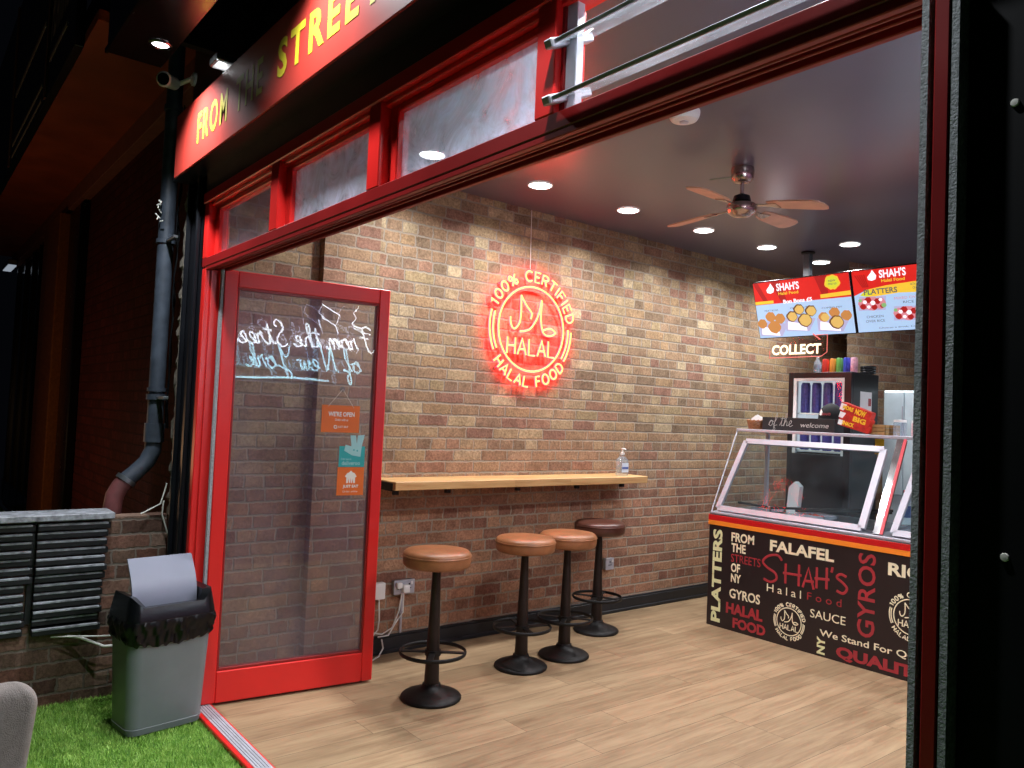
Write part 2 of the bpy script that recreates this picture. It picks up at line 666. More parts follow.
# ------------------------------------------------------------------ materials
M = {}
M['brick'] = brick('stock brick wall', 1)
M['brick_pier'] = brick('stock brick pier', 1, seed=0.37, headers=0.3)
M['brick_back'] = brick('stock brick back wall', uvec=(.259, .966), seed=1.1, headers=0.3, clean=True)
M['brick_out'] = brick('old garden brick', 1, palette=['5c463d', '6b4b40', '7c5c50', '6e584c', '83665a', '5a4a44', '77584c', '8c7468', '6a5046', '715b50'], mortar='6d655c', seed=2.2, headers=0.4)
M['brick_dark'] = brick('painted dark red brick', 0, palette=['48191a', '4d1b1b', '441718', '501d1c', '461819', '4b1a1a', '431717', '511d1c', '471818', '4c1a1a'], mortar='3a1414', mortar2='35100f', seed=4.0, headers=0.4)
M['floor'] = floor_mat()
M['oak'] = wood_mat('oiled oak worktop', ['a87c4a', 'bf9460', 'cfa873', 'dab886'], 1)
M['post_wood'] = wood_mat('varnished orange timber', ['5a3216', '74441f', '8a5527'], 0, rough=0.4, stave=0.2)
M['red'] = mat('red gloss paint', 'e02724', 0.32, var=.06, scale=3)
M['red_shaded'] = mat('red gloss paint darkened for shade', '8e1a1b', 0.35, var=.1, scale=6)  # same red paint, darkened for the shaded rail and recesses
M['black_paint'] = mat('black satin paint', '0e1016', 0.38, var=.2, scale=4)
M['black_flat'] = mat('flat black paint', '0a0b10', 0.7, var=.2, scale=4, spec=.2)
M['black_rough'] = mat('weathered black plaster', '1a1a1c', 0.7, var=.3, bump=.4, bscale=40)
M['black_gloss'] = mat('black gloss plastic', '0b0d10', 0.25)
M['black_iron'] = mat('black cast iron', '1c1a1a', 0.5, metal=.5, var=.25, bump=.25, bscale=90)
M['iron_brown'] = mat('browned steel column', '2a211e', 0.45, metal=.5, var=.25)
M['skirt'] = mat('black skirting paint', '191c22', 0.45, var=.2)
M['alu'] = mat('brushed aluminium', 'c6cad4', 0.38, metal=.35, var=.08, scale=30)
M['alu_pale'] = mat('pale anodised frame', 'b4b4bf', 0.4, metal=.3, var=.06)
M['steel'] = mat('stainless steel', 'a9b0b6', 0.3, metal=.9, var=.08)
M['chrome'] = mat('polished chrome', 'c8c8cc', 0.12, metal=1.0, var=.05)
M['brush'] = mat('grey brush pile', 'a4a8ae', 0.95, var=.35, scale=160, bump=.8, bscale=300)
M['white'] = mat('white plastic', 'e4e4e2', 0.35, var=.04)
M['white_cable'] = mat('white cable sheath', 'dcdcd6', 0.5, var=.06)
M['leather'] = mat('tan leather', '8f5c3a', 0.38, var=.3, scale=9, bump=.25, bscale=140)
M['leather_dark'] = mat('dark brown leather', '4c2a20', 0.35, var=.3, scale=9, bump=.25, bscale=140)
M['ceiling'] = None
M['grass_base'] = mat('green turf backing', '3f6b22', 0.95, var=.3, scale=30)
M['bin'] = mat('grey bin plastic', '70777a', 0.42, var=.08, scale=5)
M['flap'] = mat('silver grey flap plastic', '85899a', 0.38, var=.06, scale=5)
M['bag'] = mat('black polythene', '050506', 0.34, var=.2, bump=.6, bscale=16, spec=.3)
M['slat'] = mat('charred black timber', '15161a', 0.55, var=.4, scale=10, bump=.9, bscale=38)
M['slat_edge'] = mat('grey worn timber edge', '9a9ea6', 0.55, var=.6, scale=26, bump=.9, bscale=45)
M['pipe'] = mat('grey painted cast iron pipe', '3b434f', 0.5, var=.35, scale=10, bump=.3, bscale=50)
M['pipe_red'] = mat('rusty red painted pipe', '6a3a3a', 0.6, var=.35, scale=14)
M['rough_mortar'] = mat('crumbled mortar', '6f675d', 0.95, var=.5, scale=40, bump=1.0, bscale=60)
M['rust'] = mat('rusty wood strip', '6e4420', 0.8, var=.4, scale=20)
M['fascia'] = mat('red fascia board', 'a5342b', 0.42, var=.06, scale=3)
M['yellow'] = mat('yellow vinyl letters', 'c9b830', 0.45, var=.05)
M['canopy'] = mat('black canopy panel', '0b0b10', 0.22, var=.2)
M['upholstery'] = mat('taupe upholstery', '8f8681', 0.85, var=.12, scale=60, bump=.5, bscale=400)
M['panel'] = mat('dark brown vinyl wrap', '241a1c', 0.42, var=.08)
M['cream'] = mat('cream vinyl letters', 'efe6c4', 0.5, var=.04)
M['lime_cream'] = mat('pale lime vinyl letters', 'dfe2ae', 0.5, var=.04)
M['vinyl_red'] = mat('brick red vinyl letters', 'a23038', 0.5, var=.06)
M['stripe_orange'] = mat('orange band', 'f08a2a', 0.4, var=.04)
M['stripe_red'] = mat('red band', 'c2181c', 0.35, var=.05)
M['orange'] = mat('orange card', 'e8701f', 0.5, var=.04)
M['teal'] = mat('teal sticker', '2ab0b4', 0.5, var=.04)
M['pale_teal'] = mat('pale teal print', 'a6dcdf', 0.5, var=.04)
M['print_white'] = mat('white print', 'f4f2ec', 0.5, var=.03)
M['string'] = mat('thin string', 'c9bfae', 0.9)
M['fan_blade'] = mat('pale wooden fan blade', 'd2aa92', 0.45, var=.15, scale=8)
M['fan_metal'] = mat('satin nickel fan body', 'b7a49c', 0.22, metal=.9, var=.06)
M['wicker'] = mat('brown wicker', '8a5a36', 0.8, var=.3, scale=60, bump=.9, bscale=160)
M['napkin'] = mat('white paper', 'e9e9ea', 0.8, var=.03)
M['chalk'] = mat('chalk', 'bdbdb8', 0.9, var=.1)
M['charcoal'] = mat('black board', '16171a', 0.6, var=.2)
M['cap'] = mat('black cotton cap', '0b0b0e', 0.9, var=.2, bump=.3, bscale=300)
M['pack_red'] = mat('red snack packaging', 'b8281f', 0.4, var=.35, scale=30)
M['pack_yellow'] = mat('yellow print', 'f0c12c', 0.45)
M['tan_card'] = mat('tan cardboard', 'a8824e', 0.8, var=.2, scale=30)
M['fridge_white'] = mat('pale blue white enamel', 'cfe0e6', 0.4, var=.05)
M['fridge_in'] = glow('lit cooler interior', (0.8, 0.88, 1.0), 0.55)
M['can_violet'] = mat('violet can', '4d4a9a', 0.3, metal=.3, var=.3, scale=40)
M['dark_plum'] = mat('plum wall paint', '806080', 0.6, var=.1, scale=2)
M['grille'] = mat('dark grille', '1b1b1e', 0.6)
M['glass_clear'] = glass('clear glass', (0.98, 1.0, 0.99), 1.0)
M['glass_door'] = glass('door glass', (0.86, 0.86, 0.88), 1.3, dirt_or_sheen=0.2, haze=(.7, .62, .76))  # purple haze paints in the reflection of the purple-lit wall
M['glass_dirty'] = glass('smeared transom glass', (0.88, 0.92, 0.95), 1.0, dirt_or_sheen=1.1, haze=(.72, .86, 1.0), swirl=True)
M['glass_louvre'] = glass('frosted louvre glass', (0.9, 0.92, 0.92), 0.8, dirt_or_sheen=0.4)
M['glass_show'] = glass('display glass', (0.84, 0.9, 0.91), 0.3, dirt_or_sheen=0.05)
M['acrylic'] = glass('clear acrylic backing', (1.0, 0.97, 0.97), 0.15)
M['pet'] = glass('clear bottle plastic', (0.86, 0.9, 0.94), 1.8, dirt_or_sheen=0.5)
M['led_white'] = glow('downlight diffuser', (1.0, 1.0, 1.0), 9.0)
M['neon_core'] = glow('warm neon core', (1.0, 0.62, 0.16), 2.2)
M['neon_red'] = glow('red neon jacket', (1.0, 0.010, 0.016), 29.0)
M['neon_white'] = glow('cool white neon', (0.85, 0.96, 1.0), 20.0)
M['neon_cyan'] = glow('cyan white neon', (0.5, 0.9, 1.0), 15.0)
M['neon_collect'] = glow('warm white letters', (1.0, 0.83, 0.55), 1.9)


def ceiling_mat():
    t = NT('dark grey satin ceiling paint')
    p = t.pos()
    f = t.noise(p, 1.5, 4)
    t.put(t.bsdf.inputs['Base Color'], t.ramp(f, [(.3, lin('55526a' if False else '545466')), (.7, lin('5e5e70'))]))
    t.put(t.bsdf.inputs['Roughness'], t.m('MULTIPLY_ADD', f, 0.08, 0.26))
    t.bsdf.inputs['Specular IOR Level'].default_value = 1.0
    t.bump(t.noise(p, 90, 2), 0.03, 0.001)
    return t.mat


M['ceiling'] = ceiling_mat()

# ------------------------------------------------------------------ the setting: room shell
WX = -0.29            # face of the long brick wall
CZ = 2.97             # ceiling
struct(MB().box((-0.6, 0.0, -0.1), (3.75, 7.2, 0.0)).build('floor', M['floor']))
struct(MB().box((-0.6, 0.02, CZ), (3.75, 7.2, CZ + 0.12)).build('ceiling', M['ceiling']))
struct(MB().box((-0.52, 1.01, 0), (WX, 7.2, CZ)).build('wall_left', M['brick']))
struct(MB().box((-0.52, 0.645, 0), (WX + 0.004, 1.0098, CZ)).build('wall_left_pier', M['brick_pier']))
struct(MB().box((-0.52, 0.02, 0), (WX - 0.06, 0.6448, CZ)).build('wall_left_recess', M['brick']))
struct(MB().box((3.55, 0.02, 0), (3.75, 7.0, CZ)).build('wall_right', M['dark_plum']))
struct(MB().box((WX + 0.001, 7.0, 0), (3.75, 7.2, CZ)).build('wall_back', M['brick_back']))
bk = MB()
bk.prism([(.48, 5.2), (.93, 6.9), (.0, 6.9), (.15, 6.0)], (0, 0, 0), (1, 0, 0), (0, 1, 0), (0, 0, CZ))
struct(bk.build('wall_chimney', M['brick_back']))
sk = MB()
sk.box((WX + 0.0005, 1.02, 0.0), (WX + 0.018, 5.6, 0.098), 0.003)
sk.box((WX + 0.0005, 1.02, 0.0), (WX + 0.026, 5.6, 0.026), 0.004)
sk.box((WX + 0.0005, 1.02, 0.098), (WX + 0.011, 5.6, 0.112), 0.003)
struct(sk.build('baseboard_left', M['skirt']))

# ------------------------------------------------------------------ shop front frame
FY0, FY1 = -0.10, 0.0
XR = 3.50
fr = MB()
fr.box((-0.09, FY0, 0.0), (-0.045, FY1, 2.17), 0.004)                        # left jamb
fr.box((-0.04, -0.07, 0.02), (-0.03, -0.03, 2.165))
struct(fr.build('trim_1', M['red'], smooth=False), 'red left jamb of the open shop front')
ln = MB()
ln.box((-0.115, FY0, 2.178), (XR, FY1 - 0.0, 2.222), 0.003)                  # rail between door and transoms
for y0, y1, z0 in ((-0.098, -0.08, 2.160), (-0.066, -0.058, 2.165), (-0.044, -0.036, 2.165), (-0.018, -0.002, 2.160)):
    ln.box((-0.04, y0, z0), (XR, y1, 2.1795), 0.002)
struct(ln.build('trim_2', M['red_shaded']), 'red head rail with folding door tracks')
tr = MB()
for z0, z1, y0, y1 in ((2.505, 2.56, -0.105, 0.0), (2.487, 2.506, -0.085, -0.03)):
    tr.box((-0.115, y0, z0), (XR, y1, z1), 0.004)
for x0, x1 in ((-0.115, -0.035), (0.785, 0.865), (1.64, 1.72), (2.505, 2.575)):
    tr.box((x0, FY0, 2.2225), (x1, FY1, 2.5045), 0.003)
struct(tr.build('trim_3', M['red']), 'red transom frame with three mullions')
# transom casements
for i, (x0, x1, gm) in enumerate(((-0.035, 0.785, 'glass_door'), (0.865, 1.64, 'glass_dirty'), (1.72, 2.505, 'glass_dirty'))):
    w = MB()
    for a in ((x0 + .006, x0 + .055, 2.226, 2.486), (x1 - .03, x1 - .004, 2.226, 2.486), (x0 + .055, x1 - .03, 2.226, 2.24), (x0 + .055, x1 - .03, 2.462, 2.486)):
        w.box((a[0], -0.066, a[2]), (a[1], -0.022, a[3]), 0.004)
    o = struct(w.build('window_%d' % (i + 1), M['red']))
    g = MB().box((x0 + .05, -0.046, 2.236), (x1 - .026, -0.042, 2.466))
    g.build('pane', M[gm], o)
# louvre window
w = MB()
w.box((2.5755, -0.08, 2.2225), (2.585, -0.02, 2.5))
w.box((3.485, -0.08, 2.2225), (3.495, -0.02, 2.5))
lo = struct(w.build('window_4', M['red_shaded']))
ch = MB()
ch.box((2.586, -0.075, 2.223), (2.622, -0.05, 2.4995), 0.002)
ch.box((2.586, -0.05, 2.223), (2.594, -0.03, 2.4995), 0.001)
ch.build('louvre_channel', M['alu'], lo)
for zz in (2.272, 2.408):
    b = MB()
    mt = Matrix.Translation((0, -0.062, zz)) @ Matrix.Rotation(R(24), 4, 'X')
    b.box((2.59, -0.062, -0.0035), (3.47, 0.066, 0.0025), mtx=mt)
    bl = b.build('louvre_blade', M['glass_louvre'], lo)
    e = MB()
    e.box((2.60, -0.070, -0.005), (3.47, -0.060, 0.005), 0.001, mtx=mt)
    e.build('blade_edge', M['alu_pale'], bl)
    a = MB()
    a.box((2.572, -0.078, -0.012), (2.60, 0.07, 0.010), 0.003, mtx=mt)
    a.build('louvre_arm', M['alu'], bl)

# sill track
sl = MB()
for y0, y1, z1 in ((-0.040, -0.030, .012), (-0.026, -0.018, .012), (-0.014, -0.004, .012), (0.0, 0.008, .012), (0.012, 0.024, .012), (-0.040, 0.024, .005)):
    sl.box((-0.045, y0, 0.0), (XR, y1, z1))
struct(sl.build('trim_4', M['alu']), 'aluminium floor track with grooves')
sr = MB()
sr.box((-0.045, -0.062, -0.01), (XR, -0.0405, 0.011), .003)
sr.box((-0.045, 0.0245, 0.0), (XR, 0.031, 0.011))
struct(sr.build('trim_5', M['red']), 'red painted sill edges beside the floor track')

# black pilasters, face above the transoms
pl = MB()
pl.box((-0.36, -0.10, 0.0), (-0.0905, 0.02, 2.655), .004)
for x in (-0.335, -0.165):
    pl.box((x, -0.125, 0.0), (x + .022, -0.0995, 2.655), .006)
struct(pl.build('wall_front_left', M['black_paint']))
pr = MB()
pr.box((3.4875, -0.085, 0.0), (4.9, 0.02, 2.655), .004)
struct(pr.build('wall_front_right', M['black_flat']))
for x, z in ((3.550, 1.967), (3.547, 1.334)):
    sc_ = MB((x, -.0855, z)).lathe([(.006, 0), (.005, .003), (.001, .0035)], n=12, mtx=Matrix.Translation((x, -.0855, z)) @ Matrix.Rotation(R(90), 4, 'X'))
    tag(sc_.build('screw', M['print_white'], smooth=True), 'tiny bright screw head on the %s part of the black right pilaster' % ('upper' if z > 1.5 else 'lower'), 'screw')
hd = MB()
hd.box((-0.36, -0.10, 2.5605), (4.9, 0.02, 2.6555))
hd.box((-0.36, -0.195, 2.6555), (4.9, 0.02, 3.0))
hd.box((-0.36, -0.12, 3.0), (4.9, 0.02, 4.6))
struct(hd.build('wall_front_head', M['black_paint']))

# ------------------------------------------------------------------ open door leaf
Dp = Vector((0.03, 0, 0))
De = Vector((0.10, 0.845, 0)).normalized()
Dn = Vector((De.y, -De.x, 0))
Dz = Vector((0, 0, 1))
DM = Matrix(((De.x, -Dn.x, 0, Dp.x), (De.y, -Dn.y, 0, Dp.y), (0, 0, 1, 0), (0, 0, 0, 1)))   # local x = along leaf, y = away from viewer


def dbox(mb, s0, s1, z0, z1, t0, t1, bevel=0.0):
    mb.box((s0, t0, z0), (s1, t1, z1), bevel, mtx=DM)
    return mb


d = MB(Dp)
dbox(d, -.022, .045, .014, 2.168, 0, .055, .004)
dbox(d, .805, .867, .014, 2.168, 0, .055, .004)
dbox(d, .0455, .8045, 2.085, 2.168, 0, .055, .004)
dbox(d, .0455, .8045, .014, .168, 0, .055, .004)
door = struct(d.build('door_1', M['red']), 'red framed glazed door leaf standing open')
d = MB(Dp)
for a in ((.0455, .056, .1685, 2.0845), (.796, .8045, .1685, 2.0845), (.056, .796, 2.073, 2.0845), (.056, .796, .1685, .182)):
    dbox(d, a[0], a[1], a[2], a[3], .008, .047, .002)
d.build('glazing_bead', M['red_shaded'], door)
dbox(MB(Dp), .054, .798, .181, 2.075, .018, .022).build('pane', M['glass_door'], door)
d = MB(Dp)
d.box((.054, .0, .181), (.798, .003, 2.075), mtx=DM @ Matrix.Translation((.054, .027, 0)) @ Matrix.Rotation(R(1.1), 4, 'Z') @ Matrix.Translation((-.054, 0, 0)))
d.build('inner_pane', M['glass_clear'], door)
d = MB(Dp)
dbox(d, -.036, -.0225, .014, 2.168, .008, .018)
dbox(d, -.036, -.0225, .014, 2.168, .034, .044)
d.build('brush_seal', M['brush'], door)
d = MB(Dp)
for z in (.25, 1.1, 1.95):
    dbox(d, -.034, -.0225, z, z + .1, .018, .034, .003)
d.build('hinge', M['black_iron'], door)


def DP(s, z, lift=0.0):
    return Dp + De * s + Dz * z + Dn * lift


# hanging open sign + two stickers
gp = -0.017     # outer face of the pane, measured along Dn
so = thing('hanging_sign', DP(.62, 1.44, gp + .004), 'orange card sign reading WE\'RE OPEN hanging on string on the door glass', 'sign')
o0 = so.location.copy()


def card(parent, name, s0, s1, z0, z1, m, lift, th=.0015, poly=None):
    b = MB(o0)
    poly = poly or [(s0, z0), (s1, z0), (s1, z1), (s0, z1)]
    b.prism(poly, DP(0, 0, gp + lift), De, Dz, Dn * th)
    return b.build(name, m, parent)


card(so, 'card', .512, .724, 1.366, 1.512, M['orange'], .006)
t = MB(o0)
text(t, "WE'RE OPEN", DP(0, 0, gp + .0076), De, Dz, (.548, 1.452, .695, 1.478), bold=.03)
t.build('lettering', M['print_white'], so)
t = MB(o0)
text(t, "Order with us", DP(0, 0, gp + .0076), De, Dz, (.586, 1.428, .660, 1.441), bold=.01)
t.build('lettering', M['print_white'], so)
t = MB(o0)
text(t, "JUST EAT", DP(0, 0, gp + .0076), De, Dz, (.603, 1.388, .662, 1.402), bold=.02)
t.tube([DP(.590 + .008 * math.cos(a * PI / 4), 1.395 + .008 * math.sin(a * PI / 4), gp + .0085) for a in range(8)], .003, n=5, closed=True)
t.build('lettering', M['print_white'], so)
st = MB(o0)
st.tube([DP(.545, 1.505, gp + .008), DP(.622, 1.60, gp + .008), DP(.690, 1.50, gp + .008)], .0012, n=5)
st.build('string', M['string'], so)
hk = MB(o0)
hk.lathe([(.004, 0), (.016, .002), (.012, .01), (.004, .012)], n=14, mtx=Matrix.Translation(DP(.622, 1.60, gp + .0005)) @ Vector((0, 0, 1)).rotation_difference(Dn).to_matrix().to_4x4())
hk.build('suction_hook', M['pet'], so, smooth=True)

s2 = thing('sticker', DP(.693, 1.24, gp), 'teal delivery sticker with pale animal head logo above an orange sticker on the door', 'sticker')
o0 = s2.location.copy()
card(s2, 'backing', .621, .767, 1.181, 1.292, M['teal'], .0005)
card(s2, 'logo', 0, 0, 0, 0, M['pale_teal'], .0022, poly=[(.648, 1.268), (.694, 1.243), (.742, 1.235), (.748, 1.298), (.761, 1.355), (.723, 1.352), (.718, 1.305), (.711, 1.352), (.680, 1.352), (.688, 1.292), (.655, 1.300)])
t = MB(o0)
text(t, "deliveroo", DP(0, 0, gp + .0022), De, Dz, (.638, 1.190, .742, 1.212), bold=.02)
t.build('lettering', M['pale_teal'], s2)
t = MB(o0)
text(t, "Order now on", DP(0, 0, gp + .0022), De, Dz, (.632, 1.217, .690, 1.229), bold=.01)
t.build('lettering', M['pale_teal'], s2)
t = MB(o0)
for s_, z_ in ((.703, 1.272), (.722, 1.268)):
    t.prism(arc(s_, z_, .0045, .0045, 0, 330, 8), DP(0, 0, gp + .004), De, Dz, Dn * .0006)
t.build('eyes', M['teal'], s2)

s3 = thing('sticker', DP(.693, 1.10, gp), 'orange JUST EAT sticker with a white house logo, lowest sticker on the door glass', 'sticker')
o0 = s3.location.copy()
card(s3, 'backing', .617, .768, 1.026, 1.177, M['orange'], .0005)
house = [(.668, 1.092), (.668, 1.122), (.660, 1.128), (.672, 1.146), (.683, 1.150), (.693, 1.160), (.703, 1.150), (.714, 1.146), (.726, 1.128), (.718, 1.122), (.718, 1.092), (.708, 1.092), (.705, 1.118), (.701, 1.092), (.696, 1.092), (.693, 1.122), (.690, 1.092), (.685, 1.092), (.681, 1.118), (.678, 1.092)]
card(s3, 'logo', 0, 0, 0, 0, M['print_white'], .0022, poly=house)
t = MB(o0)
text(t, "JUST EAT", DP(0, 0, gp + .0022), De, Dz, (.650, 1.063, .738, 1.083), bold=.04)
t.build('lettering', M['print_white'], s3)
t = MB(o0)
text(t, "Order online", DP(0, 0, gp + .0022), De, Dz, (.650, 1.042, .735, 1.052), bold=.0)
t.build('lettering', M['print_white'], s3)

# folded leaf at the right jamb, edge-on with brush seals
d = MB()
for y0, y1, z0, z1 in ((-.088, -.02, .014, 2.168), (.27, .33, .014, 2.168), (-.0195, .2695, .014, .17), (-.0195, .2695, 2.09, 2.168)):
    d.box((3.443, y0, z0), (3.4745, y1, z1), .002)
d.box((3.4515, -0.114, .014), (3.4735, -0.0875, 2.168), .002)
dr = struct(d.build('door_2', M['red_shaded']), 'red door leaf folded back against the right jamb')
MB().box((3.456, -.018, .171), (3.460, .268, 2.089)).build('pane', M['glass_clear'], dr)
d = MB()
d.box((3.4325, -0.112, .014), (3.4428, -0.06, 2.168))
d.box((3.4750, -0.112, .014), (3.4860, -0.06, 2.168))
d.build('brush_seal', M['brush'], dr)

# ------------------------------------------------------------------ fascia sign, canopy, canopy lights
fs = thing('shop_sign', (1.9, -0.2, 2.66), 'long red fascia board with yellow capitals FROM THE STREETS above the shop front', 'sign')
o0 = fs.location.copy()
MB(o0).box((-0.30, -0.207, 2.655), (4.6, -0.196, 2.985), .002).build('board', M['fascia'], fs)
t = MB(o0)
FO = (0, -0.2075, 0)
for s_, x0, x1, bo in (('FROM', .075, .50, .022), ('THE', .61, .92, .02), ('STREETS', 1.075, 2.02, .032), ('OF', 2.2, 2.45, .02), ('NY', 2.6, 2.9, .02)):
    v_ = (2.742, 2.893)
    t = MB(o0)
    text(t, s_, FO, (1, 0, 0), (0, 0, 1), (x0, v_[0], x1, v_[1]), bold=bo, spacing=1.3)
    t.build('lettering', M['yellow'], fs)
cn = thing('canopy', (1.9, -0.45, 3.15), 'black flat canopy overhanging the red fascia with recessed lights below', 'canopy')
o0 = cn.location.copy()
MB(o0).box((-0.15, -0.58, 3.15), (4.7, -0.335, 3.75), .004).build('panel', M['canopy'], cn)
MB(o0).box((-0.155, -0.59, 3.145), (4.7, -0.5755, 3.17), .003).build('edge_trim', M['black_gloss'], cn)
for x in (-.05, 1.5, 3.0, 4.5):
    MB(o0).box((x, -0.3345, 3.25), (x + .05, -0.121, 3.30)).build('bracket', M['black_iron'], cn)
for i, x in enumerate((0.13, 1.50, 2.85)):
    lb = ['round canopy downlight over the left end of the red fascia', 'round canopy downlight over the word STREETS', 'round canopy downlight above the louvre window', 'round canopy downlight over the right pilaster'][i]
    c = thing('canopy_light', (x, -0.41, 3.1495), lb, 'light', 'canopy downlights')
    MB().lathe([(.052, 0), (.052, -.006), (.040, -.010), (.036, -.003)], n=28, cap=False).build('rim', M['chrome'], c, smooth=True)
    MB().lathe([(.0345, -.001), (.0345, -.004)], n=24).build('lens', M['led_white'], c)
    lamp('canopy_lamp', 'SPOT', (0, 0, -.02), CANOPY_W * (1.15, .75, .6)[i], (.93, .97, 1.0), .03, parent=c, spot_size=R(124), spot_blend=1.0)
fl = thing('floodlight', (.36, -.14, 3.05), 'small grey floodlight bracket fixed above the red fascia', 'light')
MB().box((-.05, -.10, -.012), (.06, -.01, .02), .004).build('housing', M['steel'], fl)
MB().box((-.04, -.09, -.016), (.05, -.03, -.0125)).build('lens', glow('dim floodlight lens', (1, 1, 1), .12), fl)
MB().box((-.01, -.0095, -.01), (.02, .02, .01)).build('arm', M['black_iron'], fl)
lamp('floodlight_lamp', 'POINT', (0, -.06, -.03), .5, (.95, .97, 1), .02, parent=fl)

cc = thing('security_camera', (-.30, -.265, 3.155), 'white dome-tipped security camera pointing at the street above the drainpipe', 'camera')
axis = Vector((.75, -.62, -.22)).normalized()
q = Vector((0, 0, 1)).rotation_difference(axis).to_matrix().to_4x4()
MB().lathe([(.024, -.075), (.033, -.07), (.036, .03), (.040, .045), (.034, .05)], n=24, mtx=q).build('housing', M['white'], cc, smooth=True)
MB().lathe([(.031, .0505), (.030, .054), (.012, .058)], n=24, mtx=q).build('lens', M['black_gloss'], cc, smooth=True)
b = MB()
b.tube([axis * -.073, axis * -.10 + Vector((.03, .01, 0)), (.07, .10, .02)], .013, n=10)
b.lathe([(.035, 0), (.035, .012), (.02, .02)], n=20, mtx=Matrix.Translation((.07, .115, .02)) @ Matrix.Rotation(R(90), 4, 'X'))
b.build('mount', M['white'], cc, smooth=True)

# ------------------------------------------------------------------ outdoors left: pipe, low wall, slats, neighbour
ground = struct(MB().box((-8.5, -6.0, -0.12), (6.0, -0.0625, -0.014)).build('ground', M['grass_base']))
lw = MB()
lw.box((-.53, -3.2, -.014), (-.42, -.105, .893))
struct(lw.build('wall_low', M['brick_out']), 'low brick boundary wall beside the turf')

# downpipe
px_ = -.58
dpth = thing('downpipe', (px_, -.2, .9), 'grey cast iron drainpipe with a bent foot beside the black pilaster', 'drainpipe')
o0 = dpth.location.copy()
MB(o0).tube([(px_, -.158, 1.29), (px_, -.158, 3.47)], .042, n=20).build('pipe', M['pipe'], dpth, smooth=True)
b = MB(o0)
for z, h, r in ((1.27, .10, .052), (1.50, .03, .052), (1.545, .02, .050), (2.36, .022, .050), (3.1, .03, .05)):
    b = MB(o0)
    b.lathe([(.042, z), (r, z), (r, z + h), (.042, z + h)], c=(px_, -.158, 0), n=22)
    b.build('collar', M['pipe'], dpth, smooth=True)
pts = [(px_, -.158, 1.285), (px_, -.160, 1.225), (px_, -.185, 1.165), (px_, -.235, 1.11), (px_, -.285, 1.065)]
MB(o0).tube(pts, .044, n=18).build('bend', M['pipe'], dpth, smooth=True)
pts = [(px_, -.280, 1.07), (px_, -.312, 1.03), (px_, -.335, .985), (px_, -.342, .93), (px_, -.345, .6)]
MB(o0).tube(pts, .046, n=18).build('foot', M['pipe_red'], dpth, smooth=True)
b = MB(o0)
b.tube([(px_, -.278, 1.075), (px_, -.292, 1.056)], .054, n=18)
b.build('joint_ring', M['steel'], dpth, smooth=True)
b = MB(o0)
for z in (1.505, 2.365):
    b = MB(o0)
    b.box((px_ + .045, -.17, z), (px_ + .19, -.145, z + .016), .002)
    b.build('bracket', M['steel'], dpth)

# ragged mortar strip between pipe and pilaster
rm = MB()
n = 60
ptsL, ptsR = [], []
prs = random.Random(3)
pv = []
for i in range(n + 1):
    z = .90 + (2.62 - .90) * i / n
    a = -.415 + prs.uniform(-.02, .02)
    pv.append((a, -.10 - prs.uniform(.0, .02), z))
for i in range(n):
    z0, z1 = pv[i][2], pv[i + 1][2]
    rm.add([(pv[i][0], pv[i][1], z0), (-.3605, -.118, z0), (-.3605, -.118, z1), (pv[i + 1][0], pv[i + 1][1], z1),
            (pv[i][0], .0, z0), (-.3605, .0, z0), (-.3605, .0, z1), (pv[i + 1][0], .0, z1)],
           [(0, 1, 2, 3), (4, 7, 6, 5), (0, 3, 7, 4), (1, 5, 6, 2), (0, 4, 5, 1), (3, 2, 6, 7)])
struct(rm.build('trim_6', M['rough_mortar']), 'crumbling mortar edge between drainpipe and pilaster')
b = MB((-.45, -.09, .9))
b.box((-.47, -.085, .95), (-.43, -.05, 2.7), .004)
tag(b.build('timber_batten', M['rust']), 'narrow rusty brown timber batten behind the drainpipe', 'batten')
b = MB((-.52, -.15, 2.6))
for k in range(3):
    p = []
    for i in range(16):
        z = 1.35 + (3.1 - 1.35) * i / 15
        p.append((-.50 + .03 * k + .012 * math.sin(i * 1.7 + k), -.118 - .01 * k + .008 * math.cos(i * 2.1 + k), z))
    b.tube([Vector(x) for x in p], .004, n=6)
cb = b.build('cable_bundle', M['black_gloss'], smooth=True)
tag(cb, 'thin black cables running down beside the drainpipe', 'cable')
b = MB((0, 0, 0) if False else (-.52, -.15, 2.6))
for k in range(9):
    z = 2.55 + prs.uniform(-.09, .09)
    x, y = -.52 + prs.uniform(-.06, .05), -.205 + prs.uniform(-.015, .01)
    b.tube([(x, y, z), (x + prs.uniform(-.03, .03), y - .01, z + prs.uniform(-.03, .03))], .004, n=5)
b.build('cable_tie', M['white_cable'], cb)
b = MB((-.40, -.2, .9))
b.tube([Vector(x) for x in ((-.40, -.245, .905), (-.41, -.19, .93), (-.40, -.15, .955), (-.41, -.13, 1.02), (-.40, -.125, 1.06))], .004, n=6)
b.tube([Vector(x) for x in ((-.40, -.135, .97), (-.40, -.14, .90), (-.405, -.10, .78))], .004, n=6)
tag(b.build('cable_end', M['white_cable'], smooth=True), 'frayed pale cable ends lying on top of the low brick wall', 'cable')

